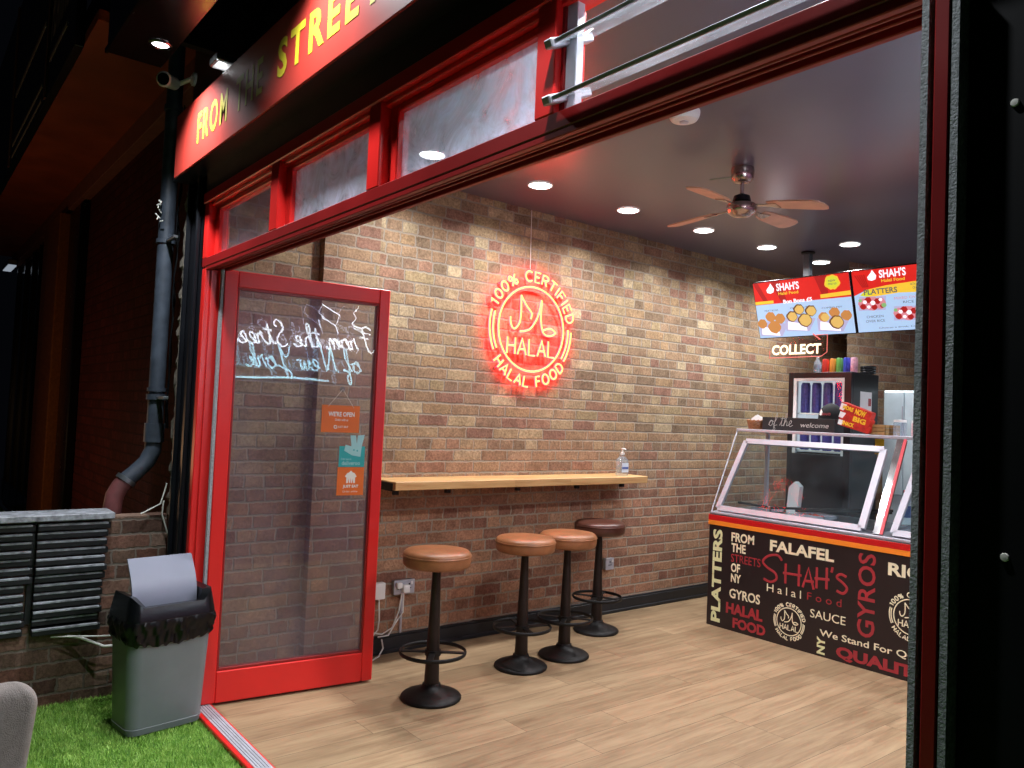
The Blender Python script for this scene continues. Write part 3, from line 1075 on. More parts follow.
# slatted black cladding on the low wall
sp = thing('slatted_cladding', (-.40, -1.2, .4), 'stack of weathered black timber slats fixed over the low brick wall', 'cladding')
o0 = sp.location.copy()
MB(o0).box((-.54, -3.2, .8935), (-.345, -.375, .925), .004).build('top_board', M['slat_edge'], sp)
z = .845
prs = random.Random(5)
k = 0
while z > .33:
    h = .030
    for y0, y1 in ((-.705, -.385 - .002 * k), (-1.35, -.712 - (.02 if k > 6 else 0)), (-3.2, -1.36)):
        out_ = -.372 + prs.uniform(-.014, .014) - (.012 if y0 < -1.0 else 0)
        b = MB(o0)
        b.box((-.4195, y0, z), (out_, y1 + prs.uniform(-.012, .0), z + h), .003)
        s_ = b.build('slat', M['slat'], sp)
        e = MB(o0)
        e.box((out_ - .020, y0 + .002, z + h - .007), (out_ + .0015, y1 - .014, z + h + .0025), .001)
        e.build('worn_edge', M['slat_edge'], s_)
    z -= .0415
    k += 1
b = MB(o0)
for y in (-.72, -1.36):
    b.box((-.4195, y - .012, .40), (-.405, y + .012, .89))
b.build('batten', M['slat'], sp)
b = MB((-.40, -.45, .35))
b.tube([Vector(x) for x in ((-.385, -.55, .325), (-.36, -.50, .318), (-.33, -.455, .30), (-.30, -.40, .275), (-.30, -.34, .27))], .007, n=8)
b.tube([Vector(x) for x in ((-.385, -.62, .33), (-.35, -.52, .328), (-.31, -.42, .325), (-.30, -.33, .32))], .004, n=8)
tag(b.build('white_cable', M['white_cable'], smooth=True), 'white cables looping out below the black slats behind the bin', 'cable')

# neighbouring shop
struct(MB().box((-9.5, .06, -.1), (-.62, .25, 5.5)).build('wall_neighbour', M['brick_dark']), 'dark red neighbouring facade')
nc = thing('neighbour_canopy', (-4.5, -.3, 3.5), 'unlit neighbouring shop canopy with a brown soffit and black sign band', 'canopy')
o0 = nc.location.copy()
MB(o0).box((-9.5, -.55, 3.50), (-.62, .058, 3.56)).build('soffit', mat('brown painted soffit', '8a3c20', .6, var=.25, scale=3), nc)
MB(o0).box((-9.5, -.03, 3.34), (-.62, .0585, 3.4995), .004).build('lower_beam', mat('dusty brown beam', '7a4a40', .6, var=.2), nc)
MB(o0).box((-9.5, -.60, 3.48), (-1.0, -.5505, 4.9), .004).build('sign_band', M['black_paint'], nc)
for x in (-2.05, -4.1, -6.2):
    MB(o0).box((x - .03, -.612, 3.48), (x + .03, -.6005, 4.9)).build('sign_divider', mat('brown divider strip', '54392f', .6), nc)
t = MB(o0)
text(t, 'PLATINUM', (0, -.6005, 0), (1, 0, 0), (0, 0, 1), (-1.95, 3.83, -1.12, 4.22), bold=.02, shear=.25)
text(t, 'SALON', (0, -.6005, 0), (1, 0, 0), (0, 0, 1), (-3.9, 3.72, -2.3, 4.0), bold=.02, shear=.25) if False else None
t.box((-1.95, -.6035, 3.70), (-1.3, -.6005, 3.73))
t.box((-3.95, -.6035, 3.62), (-2.25, -.6005, 3.645))
t.box((-3.95, -.6035, 3.52), (-2.25, -.6005, 3.54))
t.box((-3.95, -.6035, 4.05), (-2.25, -.6005, 4.09))
t.build('lettering', mat('grey sign letters', '8a8480', .6), nc)
nd = thing('neighbour_shopfront', (-6.5, .03, 0), 'dark glazed neighbouring shopfront behind an orange wooden post', 'shopfront')
o0 = nd.location.copy()
b = MB(o0)
for x in (-9.0, -8.2, -7.5, -6.9, -6.3):
    b.box((x, .0, 0), (x + .06, .059, 3.3), .004)
b.box((-9.2, .0, 0), (-5.9, .059, .3))
b.build('mullion', M['black_gloss'], nd)
MB(o0).box((-9.2, .035, .3), (-5.9, .045, 3.3)).build('pane', mat('dark shop glass', '050507', .08), nd)
MB(o0).box((-5.75, -.10, 0), (-4.75, .0595, 3.3), .01).build('timber_post', M['post_wood'], nd)
MB(o0).box((-4.7, -.02, 0), (-4.15, .0595, 3.3), .01).build('side_post', M['black_gloss'], nd)
lamp('neighbour_fill', 'POINT', (-3.2, -1.6, 1.0), 22.0, (1.0, .55, .28), .25)  # added warm fill with no fitting, lights the soffit and facade
bl = thing('canopy_glint', (-9.0, -.10, 3.25), 'dim white light fitting under the far end of the neighbouring canopy', 'light')  # made-up glowing fitting stands in for a glint on the beam end
MB().box((-.35, -.05, .02), (.35, .06, .09), .01).build('housing', M['steel'], bl)
MB().box((-.33, -.045, .005), (.33, .055, .0195), .005).build('diffuser', glow('dim glint', (.75, .85, 1), .35), bl)

# ------------------------------------------------------------------ turf, bin, chair
gr = random.Random(11)
gv, gf = [], []


def blade(x, y, h, w):
    if abs(x - .075) < .10 and abs(y + .235) < .145:
        return
    if 1.5 < x < 2.2 and -1.75 < y < -.9:
        return
    a = gr.uniform(0, 2 * PI)
    dx, dy = math.cos(a) * w, math.sin(a) * w
    l = gr.uniform(0, .9) * h
    b_ = gr.uniform(0, 2 * PI)
    i = len(gv)
    gv.extend([(x - dx, y - dy, -.014), (x + dx, y + dy, -.014), (x + math.cos(b_) * l, y + math.sin(b_) * l, -.014 + h)])
    gf.append((i, i + 1, i + 2))


for _ in range(52000):
    blade(gr.uniform(-.415, .95), gr.uniform(-.95, -.066), gr.uniform(.010, .022), .0017)
for _ in range(26000):
    blade(gr.uniform(-.415, 3.6), gr.uniform(-2.2, -.066), gr.uniform(.012, .024), .003)
gt = NT('artificial turf blades')
p_ = gt.pos()
f_ = gt.m('ADD', gt.m('MULTIPLY', gt.noise(p_, 14, 3), .5), gt.m('MULTIPLY', gt.noise(p_, 260, 2), .5))
gt.put(gt.bsdf.inputs['Base Color'], gt.ramp(f_, [(.3, lin('6a9a3e')), (.5, lin('94c055')), (.7, lin('c2df7a'))]))
gt.bsdf.inputs['Roughness'].default_value = .5
g = MB()
g.v = [Vector(v) for v in gv]
g.f = gf
o = g.build('artificial_grass', gt.mat, recalc=False)
tag(o, 'bright green artificial turf on the ground outside the shop', 'grass')
o['kind'] = 'stuff'


def rrect(w, d, r, n=6):
    p = []
    for cx, cy, a0 in ((w / 2 - r, d / 2 - r, 0), (-w / 2 + r, d / 2 - r, 90), (-w / 2 + r, -d / 2 + r, 180), (w / 2 - r, -d / 2 + r, 270)):
        p += [(cx + r * math.cos(R(a0 + 90 * i / n)), cy + r * math.sin(R(a0 + 90 * i / n))) for i in range(n + 1)]
    return p


def loft(mb, rings, capb=True, capt=True):
    """rings: list of equal-length lists of 3-D points"""
    n = len(rings[0])
    vs = [p for r in rings for p in r]
    fs = []
    for k in range(len(rings) - 1):
        for i in range(n):
            j = (i + 1) % n
            fs.append((k * n + i, k * n + j, (k + 1) * n + j, (k + 1) * n + i))
    if capb:
        fs.append(tuple(range(n))[::-1])
    if capt:
        fs.append(tuple((len(rings) - 1) * n + i for i in range(n)))
    mb.add(vs, fs)
    return mb


# bin: local x = depth, local y = width
bn = thing('swing_bin', (.075, -.235, -.004), 'grey plastic swing bin with black liner and raised silver flap on the turf', 'bin', rz=R(8))


def ring(w, d, r, z, ox=0, oy=0):
    return [(x + ox, y + oy, z) for x, y in rrect(d, w, r)]


b = MB()
loft(b, [ring(.330, .215, .045, 0), ring(.342, .225, .048, .004), ring(.350, .232, .05, .03), ring(.345, .228, .05, .032), ring(.385, .268, .055, .50)], capt=False)
b.build('body', M['bin'], bn, smooth=True)
b = MB()
def resample(P, n):
    P = [Vector((x, y)) for x, y in P]
    L = [0.0]
    for k_ in range(len(P)):
        L.append(L[-1] + (P[(k_ + 1) % len(P)] - P[k_]).length)
    out_ = []
    k_ = 0
    for i_ in range(n):
        t_ = L[-1] * i_ / n
        while L[k_ + 1] < t_:
            k_ += 1
        f_ = (t_ - L[k_]) / max(1e-9, L[k_ + 1] - L[k_])
        q_ = P[k_] + (P[(k_ + 1) % len(P)] - P[k_]) * f_
        out_.append((q_.x, q_.y))
    return out_


rngs = []
for li, (w_, d_, z_, am) in enumerate(((.396, .280, .408, .006), (.404, .288, .422, .007), (.402, .286, .440, .009), (.406, .290, .458, .007), (.412, .296, .476, .008), (.418, .301, .497, .004), (.408, .292, .512, .001))):
    base = resample(rrect(d_, w_, .058, 8), 180)
    rr_ = []
    for i, (x, y) in enumerate(base):
        q_ = am * (math.sin(i * .41 + li * 1.1) * .5 + math.sin(i * .83 + li * .7 + 2 * math.sin(i * .09)) * .6 + .5 * math.sin(i * 1.37 - li * 1.9))
        l_ = math.hypot(x, y)
        rr_.append((x + x / l_ * q_, y + y / l_ * q_, z_ + q_ * (1.4 if li == 0 else .3) + (.012 * math.sin(i * .07) if li < 2 else 0)))
    rngs.append(rr_)
loft(b, rngs, False, False)
b.build('bin_liner', M['bag'], bn, smooth=True)
# rim / lid frame, open in the middle, high at the ends
b = MB()
outer, top_o, top_i, inn = [], [], [], []
N = 16
base_o = rrect(.292, .408, .06, N)
base_t = rrect(.250, .375, .05, N)
base_i = rrect(.185, .310, .035, N)
for (xo, yo), (xt, yt), (xi, yi) in zip(base_o, base_t, base_i):
    up = .075 * min(1, max(0, (abs(yt) - .10) / .085)) ** 1.3 if abs(yt) > .10 else 0
    back = .0
    outer.append((xo, yo, .505))
    top_o.append((xt, yt, .545 + up))
    top_i.append((xi, yi, .548 + up * .85))
    inn.append((xi * .97, yi * .97, .45))
loft(b, [outer, [(x, y, .522) for x, y, z in outer], top_o, top_i, inn], False, False)
b.build('lid_frame', M['black_gloss'], bn, smooth=True)
# swung flap: curved plate standing up
b = MB()
fp, bp = [], []
for j in range(9):
    tt = j / 8
    ang = R(84 - 20 * tt)
    z_ = .515 + .245 * tt
    x_ = .02 - .085 * tt + .03 * math.sin(tt * PI)
    fp.append((x_, z_))
vs, fs_ = [], []
hw = .150
for x_, z_ in fp:
    for y_ in (-hw, hw):
        vs.append((x_, y_, z_))
        vs.append((x_ - .010, y_, z_))
for j in range(8):
    a = j * 4
    c = a + 4
    fs_ += [(a, a + 2, c + 2, c), (a + 1, c + 1, c + 3, a + 3), (a, c, c + 1, a + 1), (a + 2, a + 3, c + 3, c + 2)]
fs_ += [(0, 1, 3, 2), (32, 34, 35, 33)]
b.add(vs, fs_)
b.build('flap', M['flap'], bn, smooth=True)

# upholstered tub chair at the lower left, mostly out of frame
chx = thing('tub_chair', (2.015, -1.21, -.014), 'taupe upholstered chair back cut off at the lower left of the photo', 'chair', rz=R(97))
b = MB()
rows = []
for tt in [j / 14 * .86 for j in range(14)] + [.86 + .14 * math.sin(j / 12 * PI / 2) for j in range(13)]:
    z_ = .45 + .400 * tt
    hw_ = .195 + .055 * tt
    if tt > .86:
        hw_ -= .055 * (1 - math.sqrt(max(0, 1 - ((tt - .86) / .14) ** 2)))
    th_ = .030 * (1.0 if tt < .93 else math.sqrt(max(.03, 1 - ((tt - .93) / .07) ** 2)))
    r_ = []
    for i in range(20):
        a_ = PI * i / 19 - PI / 2
        r_.append((hw_ - th_ + th_ * math.cos(a_), th_ * math.sin(a_)))
    r_ += [(-x, -y) for x, y in r_]
    rows.append([(x, .13 + y + .06 * tt - .9 * x * x, z_) for x, y in r_])
loft(b, rows)
b.build('backrest', M['upholstery'], chx, smooth=True, angle=60)
b = MB()
b.box((-.20, -.26, .38), (.20, .14, .47), .03, 3)
b.build('seat', M['upholstery'], chx, smooth=True)
for sx in (-1, 1):
    for sy in (-1, 1):
        MB().tube([(sx * .15, sy * .14 - .03, .385), (sx * .2, sy * .19 - .03, .0)], [.016, .011], n=10).build('leg', M['black_iron'], chx, smooth=True)

# ------------------------------------------------------------------ bar shelf, stools, wall fittings
sh = thing('breakfast_bar', (-.14, 2.12, 1.03), 'long oak wall shelf bar on black brackets along the brick wall', 'shelf')
o0 = sh.location.copy()
MB(o0).box((-.2895, 1.03, 1.03), (0.0, 3.215, 1.080), .003).build('top', M['oak'], sh)
for y in (1.05, 1.42, 1.98, 2.52, 2.98):
    b = MB(o0)
    b.box((-.2855, y, 1.020), (-.05, y + .035, 1.0295), .001)
    b.box((-.075, y, 1.000), (-.05, y + .035, 1.0200), .002)
    b.box((-.2895, y, 1.000), (-.2805, y + .035, 1.0295), .001)
    b.build('bracket', M['black_iron'], sh)
MB(o0).box((-.2895, 1.022, 1.024), (-.03, 1.0295, 1.072), .001).build('end_plate', M['black_iron'], sh)


def stool(loc, label, leather, rz):
    t = thing('bar_stool', loc, label, 'stool', 'bar stools along the shelf', rz)
    MB().lathe([(.02, .687), (.165, .687), (.177, .698), (.180, .715), (.181, .73), (.178, .744), (.181, .749), (.178, .759), (.165, .771), (.12, .7785), (.05, .781), (.005, .7815)], n=44).build('seat', M[leather], t, smooth=True, angle=60)
    st = t.children[-1] if False else None
    b = MB()
    b.tube([(.1795 * math.cos(a * PI / 24), .1795 * math.sin(a * PI / 24), .7465) for a in range(48)], .0045, n=8, closed=True)
    b.build('piping', M[leather], t, smooth=True)
    MB().lathe([(.04, .075), (.0385, .12), (.022, .655), (.022, .667), (.07, .672), (.07, .6865)], n=26).build('column', M['iron_brown'], t, smooth=True)
    MB().lathe([(.155, 0), (.160, .006), (.159, .014), (.150, .022), (.12, .034), (.085, .046), (.060, .056), (.050, .066), (.047, .078), (.0385, .082)], n=44).build('base', M['black_iron'], t, smooth=True, angle=50)
    b = MB()
    b.tube([(.172 * math.cos(a * PI / 28), .172 * math.sin(a * PI / 28), .24) for a in range(56)], .0055, n=8, closed=True, N=(0, 0, 1), flat=1.9)
    b.build('foot_ring', M['black_iron'], t, smooth=True)
    for k in range(4):
        b = MB()
        b.box((.034, -.015, .2365), (.169, .015, .2435), .001, mtx=Matrix.Rotation(k * PI / 2, 4, 'Z'))
        b.build('spoke', M['black_iron'], t)
    MB().lathe([(.042, .225), (.042, .252)], n=24).build('ring_hub', M['black_iron'], t)
    return t


stl = [((.500, 1.010, 0), 'tan leather bar stool standing nearest the open red door', 'leather', .9),
       ((.357, 1.735, 0), 'tan leather bar stool, second from the door, overlapping the next stool', 'leather', 1.25),
       ((.330, 2.108, 0), 'tan leather bar stool, third from the door, partly behind another seat', 'leather', .7),
       ((.022, 2.698, 0), 'dark brown leather bar stool farthest from the door', 'leather_dark', .5)]
for a in stl:
    stool(*a)

bo = thing('sanitiser_bottle', (-.11, 3.045, 1.0802), 'clear pump bottle of hand sanitiser on the far end of the oak shelf', 'bottle')
b = MB()
loft(b, [[(x * k, y * k, z) for x, y in rrect(.062, .100, .024)] for k, z in ((.92, 0), (1, .006), (1, .10), (.93, .118), (.55, .138), (.32, .146), (.30, .156))])
b.build('bottle', M['pet'], bo, smooth=True)
MB().box((.0315, -.036, .026), (.0325, .036, .096)).build('label', mat('blue and white label', 'c6d6ea', .5, var=.1), bo)
MB().box((.0326, -.034, .05), (.0332, .034, .066)).build('label_band', mat('blue label band', '3a5aa0', .5), bo)
b = MB()
b.lathe([(.016, .1565), (.016, .172), (.006, .174), (.006, .196), (.011, .197), (.011, .206), (.003, .207)], n=18)
b.tube([(0, 0, .2), (.02, 0, .201), (.036, 0, .196)], .005, n=8)
b.build('pump', M['white'], bo, smooth=True)


def socket(y, z, double, label, m):
    s = thing('wall_socket', (WX, y, z), label, 'socket')
    w_ = .146 if double else .086
    MB().box((.0005, -w_ / 2, -.043), (.034, w_ / 2, .043), .004).build('back_box', M['steel'], s)
    MB().box((.0345, -w_ / 2 - .001, -.044), (.040, w_ / 2 + .001, .044), .002).build('faceplate', M['alu_pale'], s)
    b = MB()
    for yy in ((-.034, .034) if double else (0,)):
        b.box((.0402, yy - .004, .010), (.041, yy + .004, .022))
        b.box((.0402, yy - .014, -.012), (.041, yy - .006, -.004))
        b.box((.0402, yy + .006, -.012), (.041, yy + .014, -.004))
    b.build('pin_hole', M['black_gloss'], s)
    b = MB()
    for yy in ((-.05, .05) if double else (.025,)):
        b.box((.0402, yy - .007, .012), (.045, yy + .007, .032), .001)
    b.build('switch', M['white'], s)
    return s


s1 = socket(1.275, .402, True, 'chrome double wall socket with white plugs near the red door', 'steel')
pg = MB((0, 0, 0))
pg.box((.0412, -.024, -.03), (.075, .022, .018), .006, 2)
pg.box((.0412, -.066, -.002), (.07, -.03, .034), .006, 2)
pg.build('plug', M['white'], s1, smooth=True)
socket(3.10, .388, False, 'small chrome wall socket behind the farthest dark stool', 'steel')
ad = thing('power_adapter', (WX, 1.105, .392), 'white plastic power adapter box on the brick beside the door edge', 'adapter')
MB().box((.0005, -.035, -.05), (.045, .035, .05), .006, 2).build('case', M['white'], ad, smooth=True)
b = MB((WX, 1.1, .2))
b.box((WX + .0005, 1.268, .1125), (WX + .016, 1.284, .357), .003)
tag(b.build('conduit', M['alu_pale']), 'pale vertical conduit below the double socket', 'conduit')
b = MB((WX, 1.2, .1))
b.tube([Vector(x) for x in ((WX + .03, 1.105, .34), (WX + .035, 1.11, .22), (WX + .04, 1.10, .16), (WX + .05, 1.04, .11), (WX + .06, .98, .10))], .0045, n=8)
b.tube([Vector(x) for x in ((WX + .055, 1.25, .368), (WX + .045, 1.24, .26), (WX + .04, 1.20, .16), (WX + .04, 1.13, .13), (WX + .05, 1.06, .15), (WX + .05, 1.02, .18))], .0045, n=8)
b.tube([Vector(x) for x in ((WX + .04, 1.13, .10), (WX + .055, 1.135, .05), (WX + .07, 1.10, .01), (WX + .11, 1.03, .006), (WX + .2, .92, .006))], .005, n=8)
b.tube([Vector(x) for x in ((WX + .055, 1.262, .368), (WX + .05, 1.266, .25), (WX + .045, 1.22, .19), (WX + .05, 1.17, .12), (WX + .045, 1.10, .118))], .0045, n=8)
tag(b.build('white_cable', M['white_cable'], smooth=True), 'tangled white cables hanging from the double socket to the floor', 'cable')

# ------------------------------------------------------------------ neon signs
EM = emblem()
hs = thing('neon_sign', (WX, 2.225, 2.112), 'round glowing red HALAL neon sign on the brick wall', 'neon sign')
NO = Vector((.030, 0, 0))
YU, ZU = Vector((0, 1, 0)), Vector((0, 0, 1))
k = .300
MB().prism(arc(0, 0, k * 1.44, k * 1.44, 0, 355, 60), (.016, 0, 0), YU, ZU, (.004, 0, 0)).build('backing', M['acrylic'], hs)
strokes(MB(), EM, NO, YU, ZU, k, .0090, flat=.7).build('neon_jacket', M['neon_red'], hs, smooth=True)
strokes(MB(), EM, NO + Vector((.0055, 0, 0)), YU, ZU, k, .0056, flat=.9).build('neon_tube', M['neon_core'], hs, smooth=True)
b = MB()
for a in (45, 135, 225, 315):
    b.lathe([(.008, 0.0005), (.008, .016)], n=12, mtx=Matrix.Translation((0, k * 1.38 * math.cos(R(a)), k * 1.38 * math.sin(R(a)))) @ Matrix.Rotation(R(90), 4, 'Y'))
b.build('standoff', M['chrome'], hs)
MB().tube([(.012, -.02, .43), (.008, -.025, .855)], .0025, n=6).build('cord', M['white_cable'], hs)

# white script sign on the right wall, seen mirrored in the door glass
ws = thing('neon_sign', (3.5495, 1.0, 2.05), 'white script neon sign mirrored in the glass of the open door', 'neon sign')
NU = Vector((0, -1, 0))
MB().box((-.016, -.95, -.33), (-.012, .85, .50)).build('backing', M['acrylic'], ws)
l1, w1 = script_line('From the Streets')
l2, w2 = script_line('of New York')
kx = 1.44 / w1
O1 = Vector((-.030, .70, .02))
strokes(MB(), l1, O1, NU, ZU, kx, .0085).build('neon_tube', M['neon_white'], ws, smooth=True)
k2 = kx * 1.0
b = MB()
strokes(b, l2, Vector((-.030, .58, -.20)), NU, ZU, k2, .0085)
sw = smoothpts([(3.0, -.9), (6, -.75), (10, -.95), (13.2, -.8), (13.6, -.3)], 6)
strokes(b, [(sw, False)], Vector((-.030, .58, -.20)), NU, ZU, k2, .0085)
b.build('neon_tube', M['neon_cyan'], ws, smooth=True)
b = MB()
for p in ([(.19, .30), (.13, .37), (.16, .45), (.33, .36), (.30, .25), (.16, .33)], [(.30, .25), (.33, .17)], [(.13, .30), (.15, .22)],
          [(.52, .46), (.47, .39), (.50, .34), (.46, .29), (.49, .24), (.60, .20), (.66, .19)]):
    # given as (y-ish offset from the left end, height)
    b.tube([Vector((-.030, .70 - (.70 - a), h_)) for a, h_ in p], .0055, n=8)
b.build('neon_outline', M['neon_white'], ws, smooth=True)

# COLLECT sign under the screens
cs = thing('neon_sign', (.70, 4.05, 2.09), 'small glowing COLLECT sign hanging below the left menu screen', 'neon sign')
o0 = cs.location.copy()
MB(o0).box((.455, 4.054, 2.025), (.925, 4.058, 2.18), .001).build('backing', M['acrylic'], cs)
t = MB(o0)
text(t, 'COLLECT', (0, 4.045, 0), (1, 0, 0), (0, 0, 1), (.49, 2.05, .90, 2.128), bold=.035, lift=0)
t.build('lettering', M['neon_collect'], cs)
b = MB(o0)
ol = [(.47, 2.085), (.47, 2.03), (.90, 2.03), (.945, 2.06), (.945, 2.19), (.86, 2.19)]
b.tube([Vector((x, 4.048, z)) for x, z in ol], .003, n=8)
b.tube([Vector((x, 4.048, z)) for x, z in ((.83, 2.20), (.89, 2.155))], .0045, n=8)
b.build('outline', glow('red outline tube', (1, .2, .16), .9), cs, smooth=True)
b = MB(o0)
for x in (.5, .9):
    b.tube([Vector((x, 4.056, 2.18)), Vector((x, 4.112, 2.191))], .0015, n=5)
b.build('hanging_wire', M['steel'], cs)

# ------------------------------------------------------------------ menu screens
SO = Vector((0, 4.10, 2.190))                     # bottom edge line
SV = Vector((0, -.13, .432)).normalized()
SU = Vector((1, 0, 0))
SN = SU.cross(SV)
SM = Matrix(((1, 0, 0, 0), (0, -SN.y, SV.y, SO.y), (0, -SN.z, SV.z, SO.z), (0, 0, 0, 1)))   # local: x, y=depth behind, z=up the screen
E_ = dict(red=glow('screen red', 'dd2420', .95), blue=glow('screen pale blue', 'aecdf0', 1.0), yel=glow('screen yellow', 'f2c63a', 1.0), lime=glow('screen lime', 'd2d838', 1.0),
          whi=glow('screen white', 'f6f0fa', 1.1), lav=glow('screen lavender', 'b9b8dd', .9), tan=glow('screen fried tan', 'c8884a', .95), tan2=glow('screen golden', 'ddb766', 1.0), brn=glow('screen brown', '6d4326', .8),
          drk=glow('screen dark text', '55606e', .8), pnk=glow('screen pink', 'd98a96', .95), drd=glow('screen deep red', 'b01a1c', .9), grn=glow('screen green', '8cc07a', .9))


class Scr:
    def __init__(s, x0, x1, label):
        s.x0, s.w = x0, x1 - x0
        s.t = thing('menu_screen', ((x0 + x1) / 2, 4.10, 2.19), label, 'screen', 'menu screens above the counter')
        s.o = s.t.location.copy()
        MB(s.o).box((x0, .0, 0), (x1, .045, .451), .003, mtx=SM).build('casing', M['black_gloss'], s.t)
        s.p = None
        s.l = .0008

    def P(s, u, v, l):
        return SO + SU * (s.x0 + u * s.w) + SV * (v * .451) + SN * l

    def poly(s, pts, m, name='graphic', parent=None):
        s.l += .00025
        b = MB(s.o)
        vs = [s.P(u, v, s.l) for u, v in pts]
        b.add(vs, [tuple(range(len(vs)))])
        return b.build(name, E_[m], parent or s.p, recalc=False)

    def rect(s, u0, v0, u1, v1, m, name='graphic'):
        return s.poly([(u0, v0), (u1, v0), (u1, v1), (u0, v1)], m, name)

    def blobs(s, L, m, name, n=18):
        s.l += .00025
        b = MB(s.o)
        for u, v, r in L:
            vs = [s.P(u + r * math.cos(2 * PI * i / n) * (1 + .08 * math.sin(5 * i)), v + r * 1.6 * math.sin(2 * PI * i / n) * (1 + .07 * math.cos(4 * i)), s.l) for i in range(n)]
            b.add(vs, [tuple(range(n))])
        return b.build(name, E_[m], s.p, recalc=False)

    def text(s, tx, u0, v0, u1, v1, m, bold=.02, shear=0):
        s.l += .00025
        b = MB(s.o)
        text(b, tx, s.P(0, 0, 0), SU * s.w, SV * .451, (u0, v0, u1, v1), bold=bold, shear=shear, lift=0)
        b.v = [v + SN * s.l for v in b.v]
        return b.build('lettering', E_[m], s.p, recalc=False)


def logo(sc, u0, v0, k=1.0):
    sc.poly([(u0, v0), (u0 + .035 * k, v0 - .02 * k), (u0 + .07 * k, v0), (u0 + .08 * k, v0 + .06 * k), (u0 + .045 * k, v0 + .16 * k), (u0 + .03 * k, v0 + .11 * k), (u0 - .005 * k, v0 + .05 * k)], 'whi', 'flame_logo')
    sc.text("SHAH'S", u0 + .105 * k, v0 + .01, u0 + .345 * k, v0 + .145 * k, 'whi', .03)
    sc.text("Halal Food", u0 + .12 * k, v0 - .06 * k, u0 + .33 * k, v0 - .01 * k, 'yel', .02)


a = Scr(.343, 1.141, 'left menu screen showing fried bites on a red and blue page')
a.p = None
pn = a.poly([(.008, .015), (.992, .015), (.992, .985), (.008, .985)], 'blue', 'display', a.t)
a.p = pn
a.rect(.008, .60, .992, .985, 'red')
a.poly([(.3, .60), (.36, .60), (.30, .985), (.2, .985)], 'drd')
a.poly([(.72, .66), (.78, .66), (.78, .985), (.66, .985)], 'drd')
a.poly([(.10, .66), (.15, .66), (.06, .985), (.008, .985)], 'drd')
a.rect(.008, .61, .21, .66, 'yel')
a.poly([(.70, .62), (.992, .63), (.992, .70), (.70, .68)], 'yel')
logo(a, .155, .80)
a.text("Bon Bons £5", .315, .585, .615, .655, 'whi', .04)
a.blobs([(.83, .86, .075)], 'yel', 'badge', 24)
a.blobs([(.83, .86, .062)], 'lime', 'badge', 24)
a.text("NEW", .795, .87, .865, .90, 'drk', .01)
a.text("ONLY £5", .79, .82, .87, .85, 'drk', .01)
a.text("MEAT BONS", .10, .475, .25, .505, 'drk', .0)
a.text("CHICKEN BONS", .38, .485, .63, .515, 'drk', .0)
a.text("COMBO MIX", .70, .44, .90, .47, 'drk', .0)
for u, v in ((.04, .10), (.33, .16), (.66, .12)):
    a.poly([(u - .02, v - .04), (u + .22, v - .07), (u + .30, v + .14), (u + .10, v + .20), (u - .02, v + .18)], 'lav', 'food_tray')
    a.poly([(u, v - .02), (u + .20, v - .06), (u + .19, v + .05), (u + .01, v + .12)], 'whi', 'food_tray')
a.blobs([(.06, .27, .052), (.16, .38, .055), (.26, .34, .055), (.19, .20, .07)], 'tan', 'fried_bite')
a.blobs([(.39, .36, .058), (.47, .47, .056), (.59, .43, .058), (.52, .28, .072)], 'brn', 'fried_bite')
a.blobs([(.395, .355, .048), (.475, .465, .046), (.595, .425, .048), (.525, .28, .062)], 'tan2', 'fried_bite')
a.blobs([(.71, .31, .05), (.82, .37, .052), (.93, .31, .052)], 'tan', 'fried_bite')
a.blobs([(.83, .21, .070)], 'brn', 'fried_bite')
a.blobs([(.725, .30, .042), (.835, .21, .058)], 'tan2', 'fried_bite')

c = Scr(1.150, 1.948, 'right menu screen headed PLATTERS, partly hidden by the door jamb')
pn = c.poly([(.008, .015), (.992, .015), (.992, .985), (.008, .985)], 'blue', 'display', c.t)
c.p = pn
c.poly([(.008, .60), (.10, .66), (.3, .70), (.6, .70), (.8, .76), (.992, .84), (.992, .985), (.008, .985)], 'red')
c.poly([(.06, .60), (.14, .56), (.4, .59), (.6, .57), (.8, .57), (.992, .68), (.992, .85), (.8, .77), (.72, .72), (.55, .74), (.3, .72), (.12, .68)], 'yel')
c.poly([(.06, .60), (.12, .57), (.18, .60), (.14, .68)], 'lime')
for i in range(5):
    c.poly([(.03 + .02 * i, .92), (.04 + .02 * i, .92), (.10 + .012 * i, .72), (.09 + .012 * i, .72)], 'drd')
logo(c, .15, .83, .95)
c.text("PLATTERS", .10, .60, .39, .685, 'drk', .02)
c.text("WITH A DRINK", .50, .68, .62, .72, 'drk', .0)
c.text("ONLY £7", .52, .625, .60, .665, 'drk', .0)
for (u, v) in ((.16, .46), (.46, .27)):
    c.poly([(u - .125, v - .10), (u + .115, v - .115), (u + .13, v + .10), (u - .11, v + .12)], 'lav', 'platter_box')
    c.blobs([(u, v, .068), (u - .065, v + .005, .055), (u + .07, v - .005, .055)], 'pnk', 'platter')
    c.blobs([(u - .03, v + .06, .03), (u + .05, v + .03, .028), (u - .08, v - .04, .028), (u + .02, v - .06, .026), (u + .09, v - .05, .02)], 'drd', 'platter')
    c.blobs([(u - .06, v + .03, .018), (u + .01, v + .01, .022), (u + .08, v + .05, .016), (u - .03, v - .05, .016)], 'whi', 'platter')
    c.blobs([(u + .105, v - .04, .022), (u - .1, v + .06, .016)], 'grn', 'platter')
c.text("CHICKEN", .10, .235, .25, .275, 'drk', .0)
c.text("OVER RICE", .09, .165, .26, .205, 'drk', .0)
c.text("MIXED OVER", .36, .49, .58, .53, 'pnk', .0)
c.text("RICE", .43, .425, .52, .462, 'drk', .0)
c.text("Choose a drink: Cola, Water, Mango", .20, .05, .80, .085, 'drk', .0)

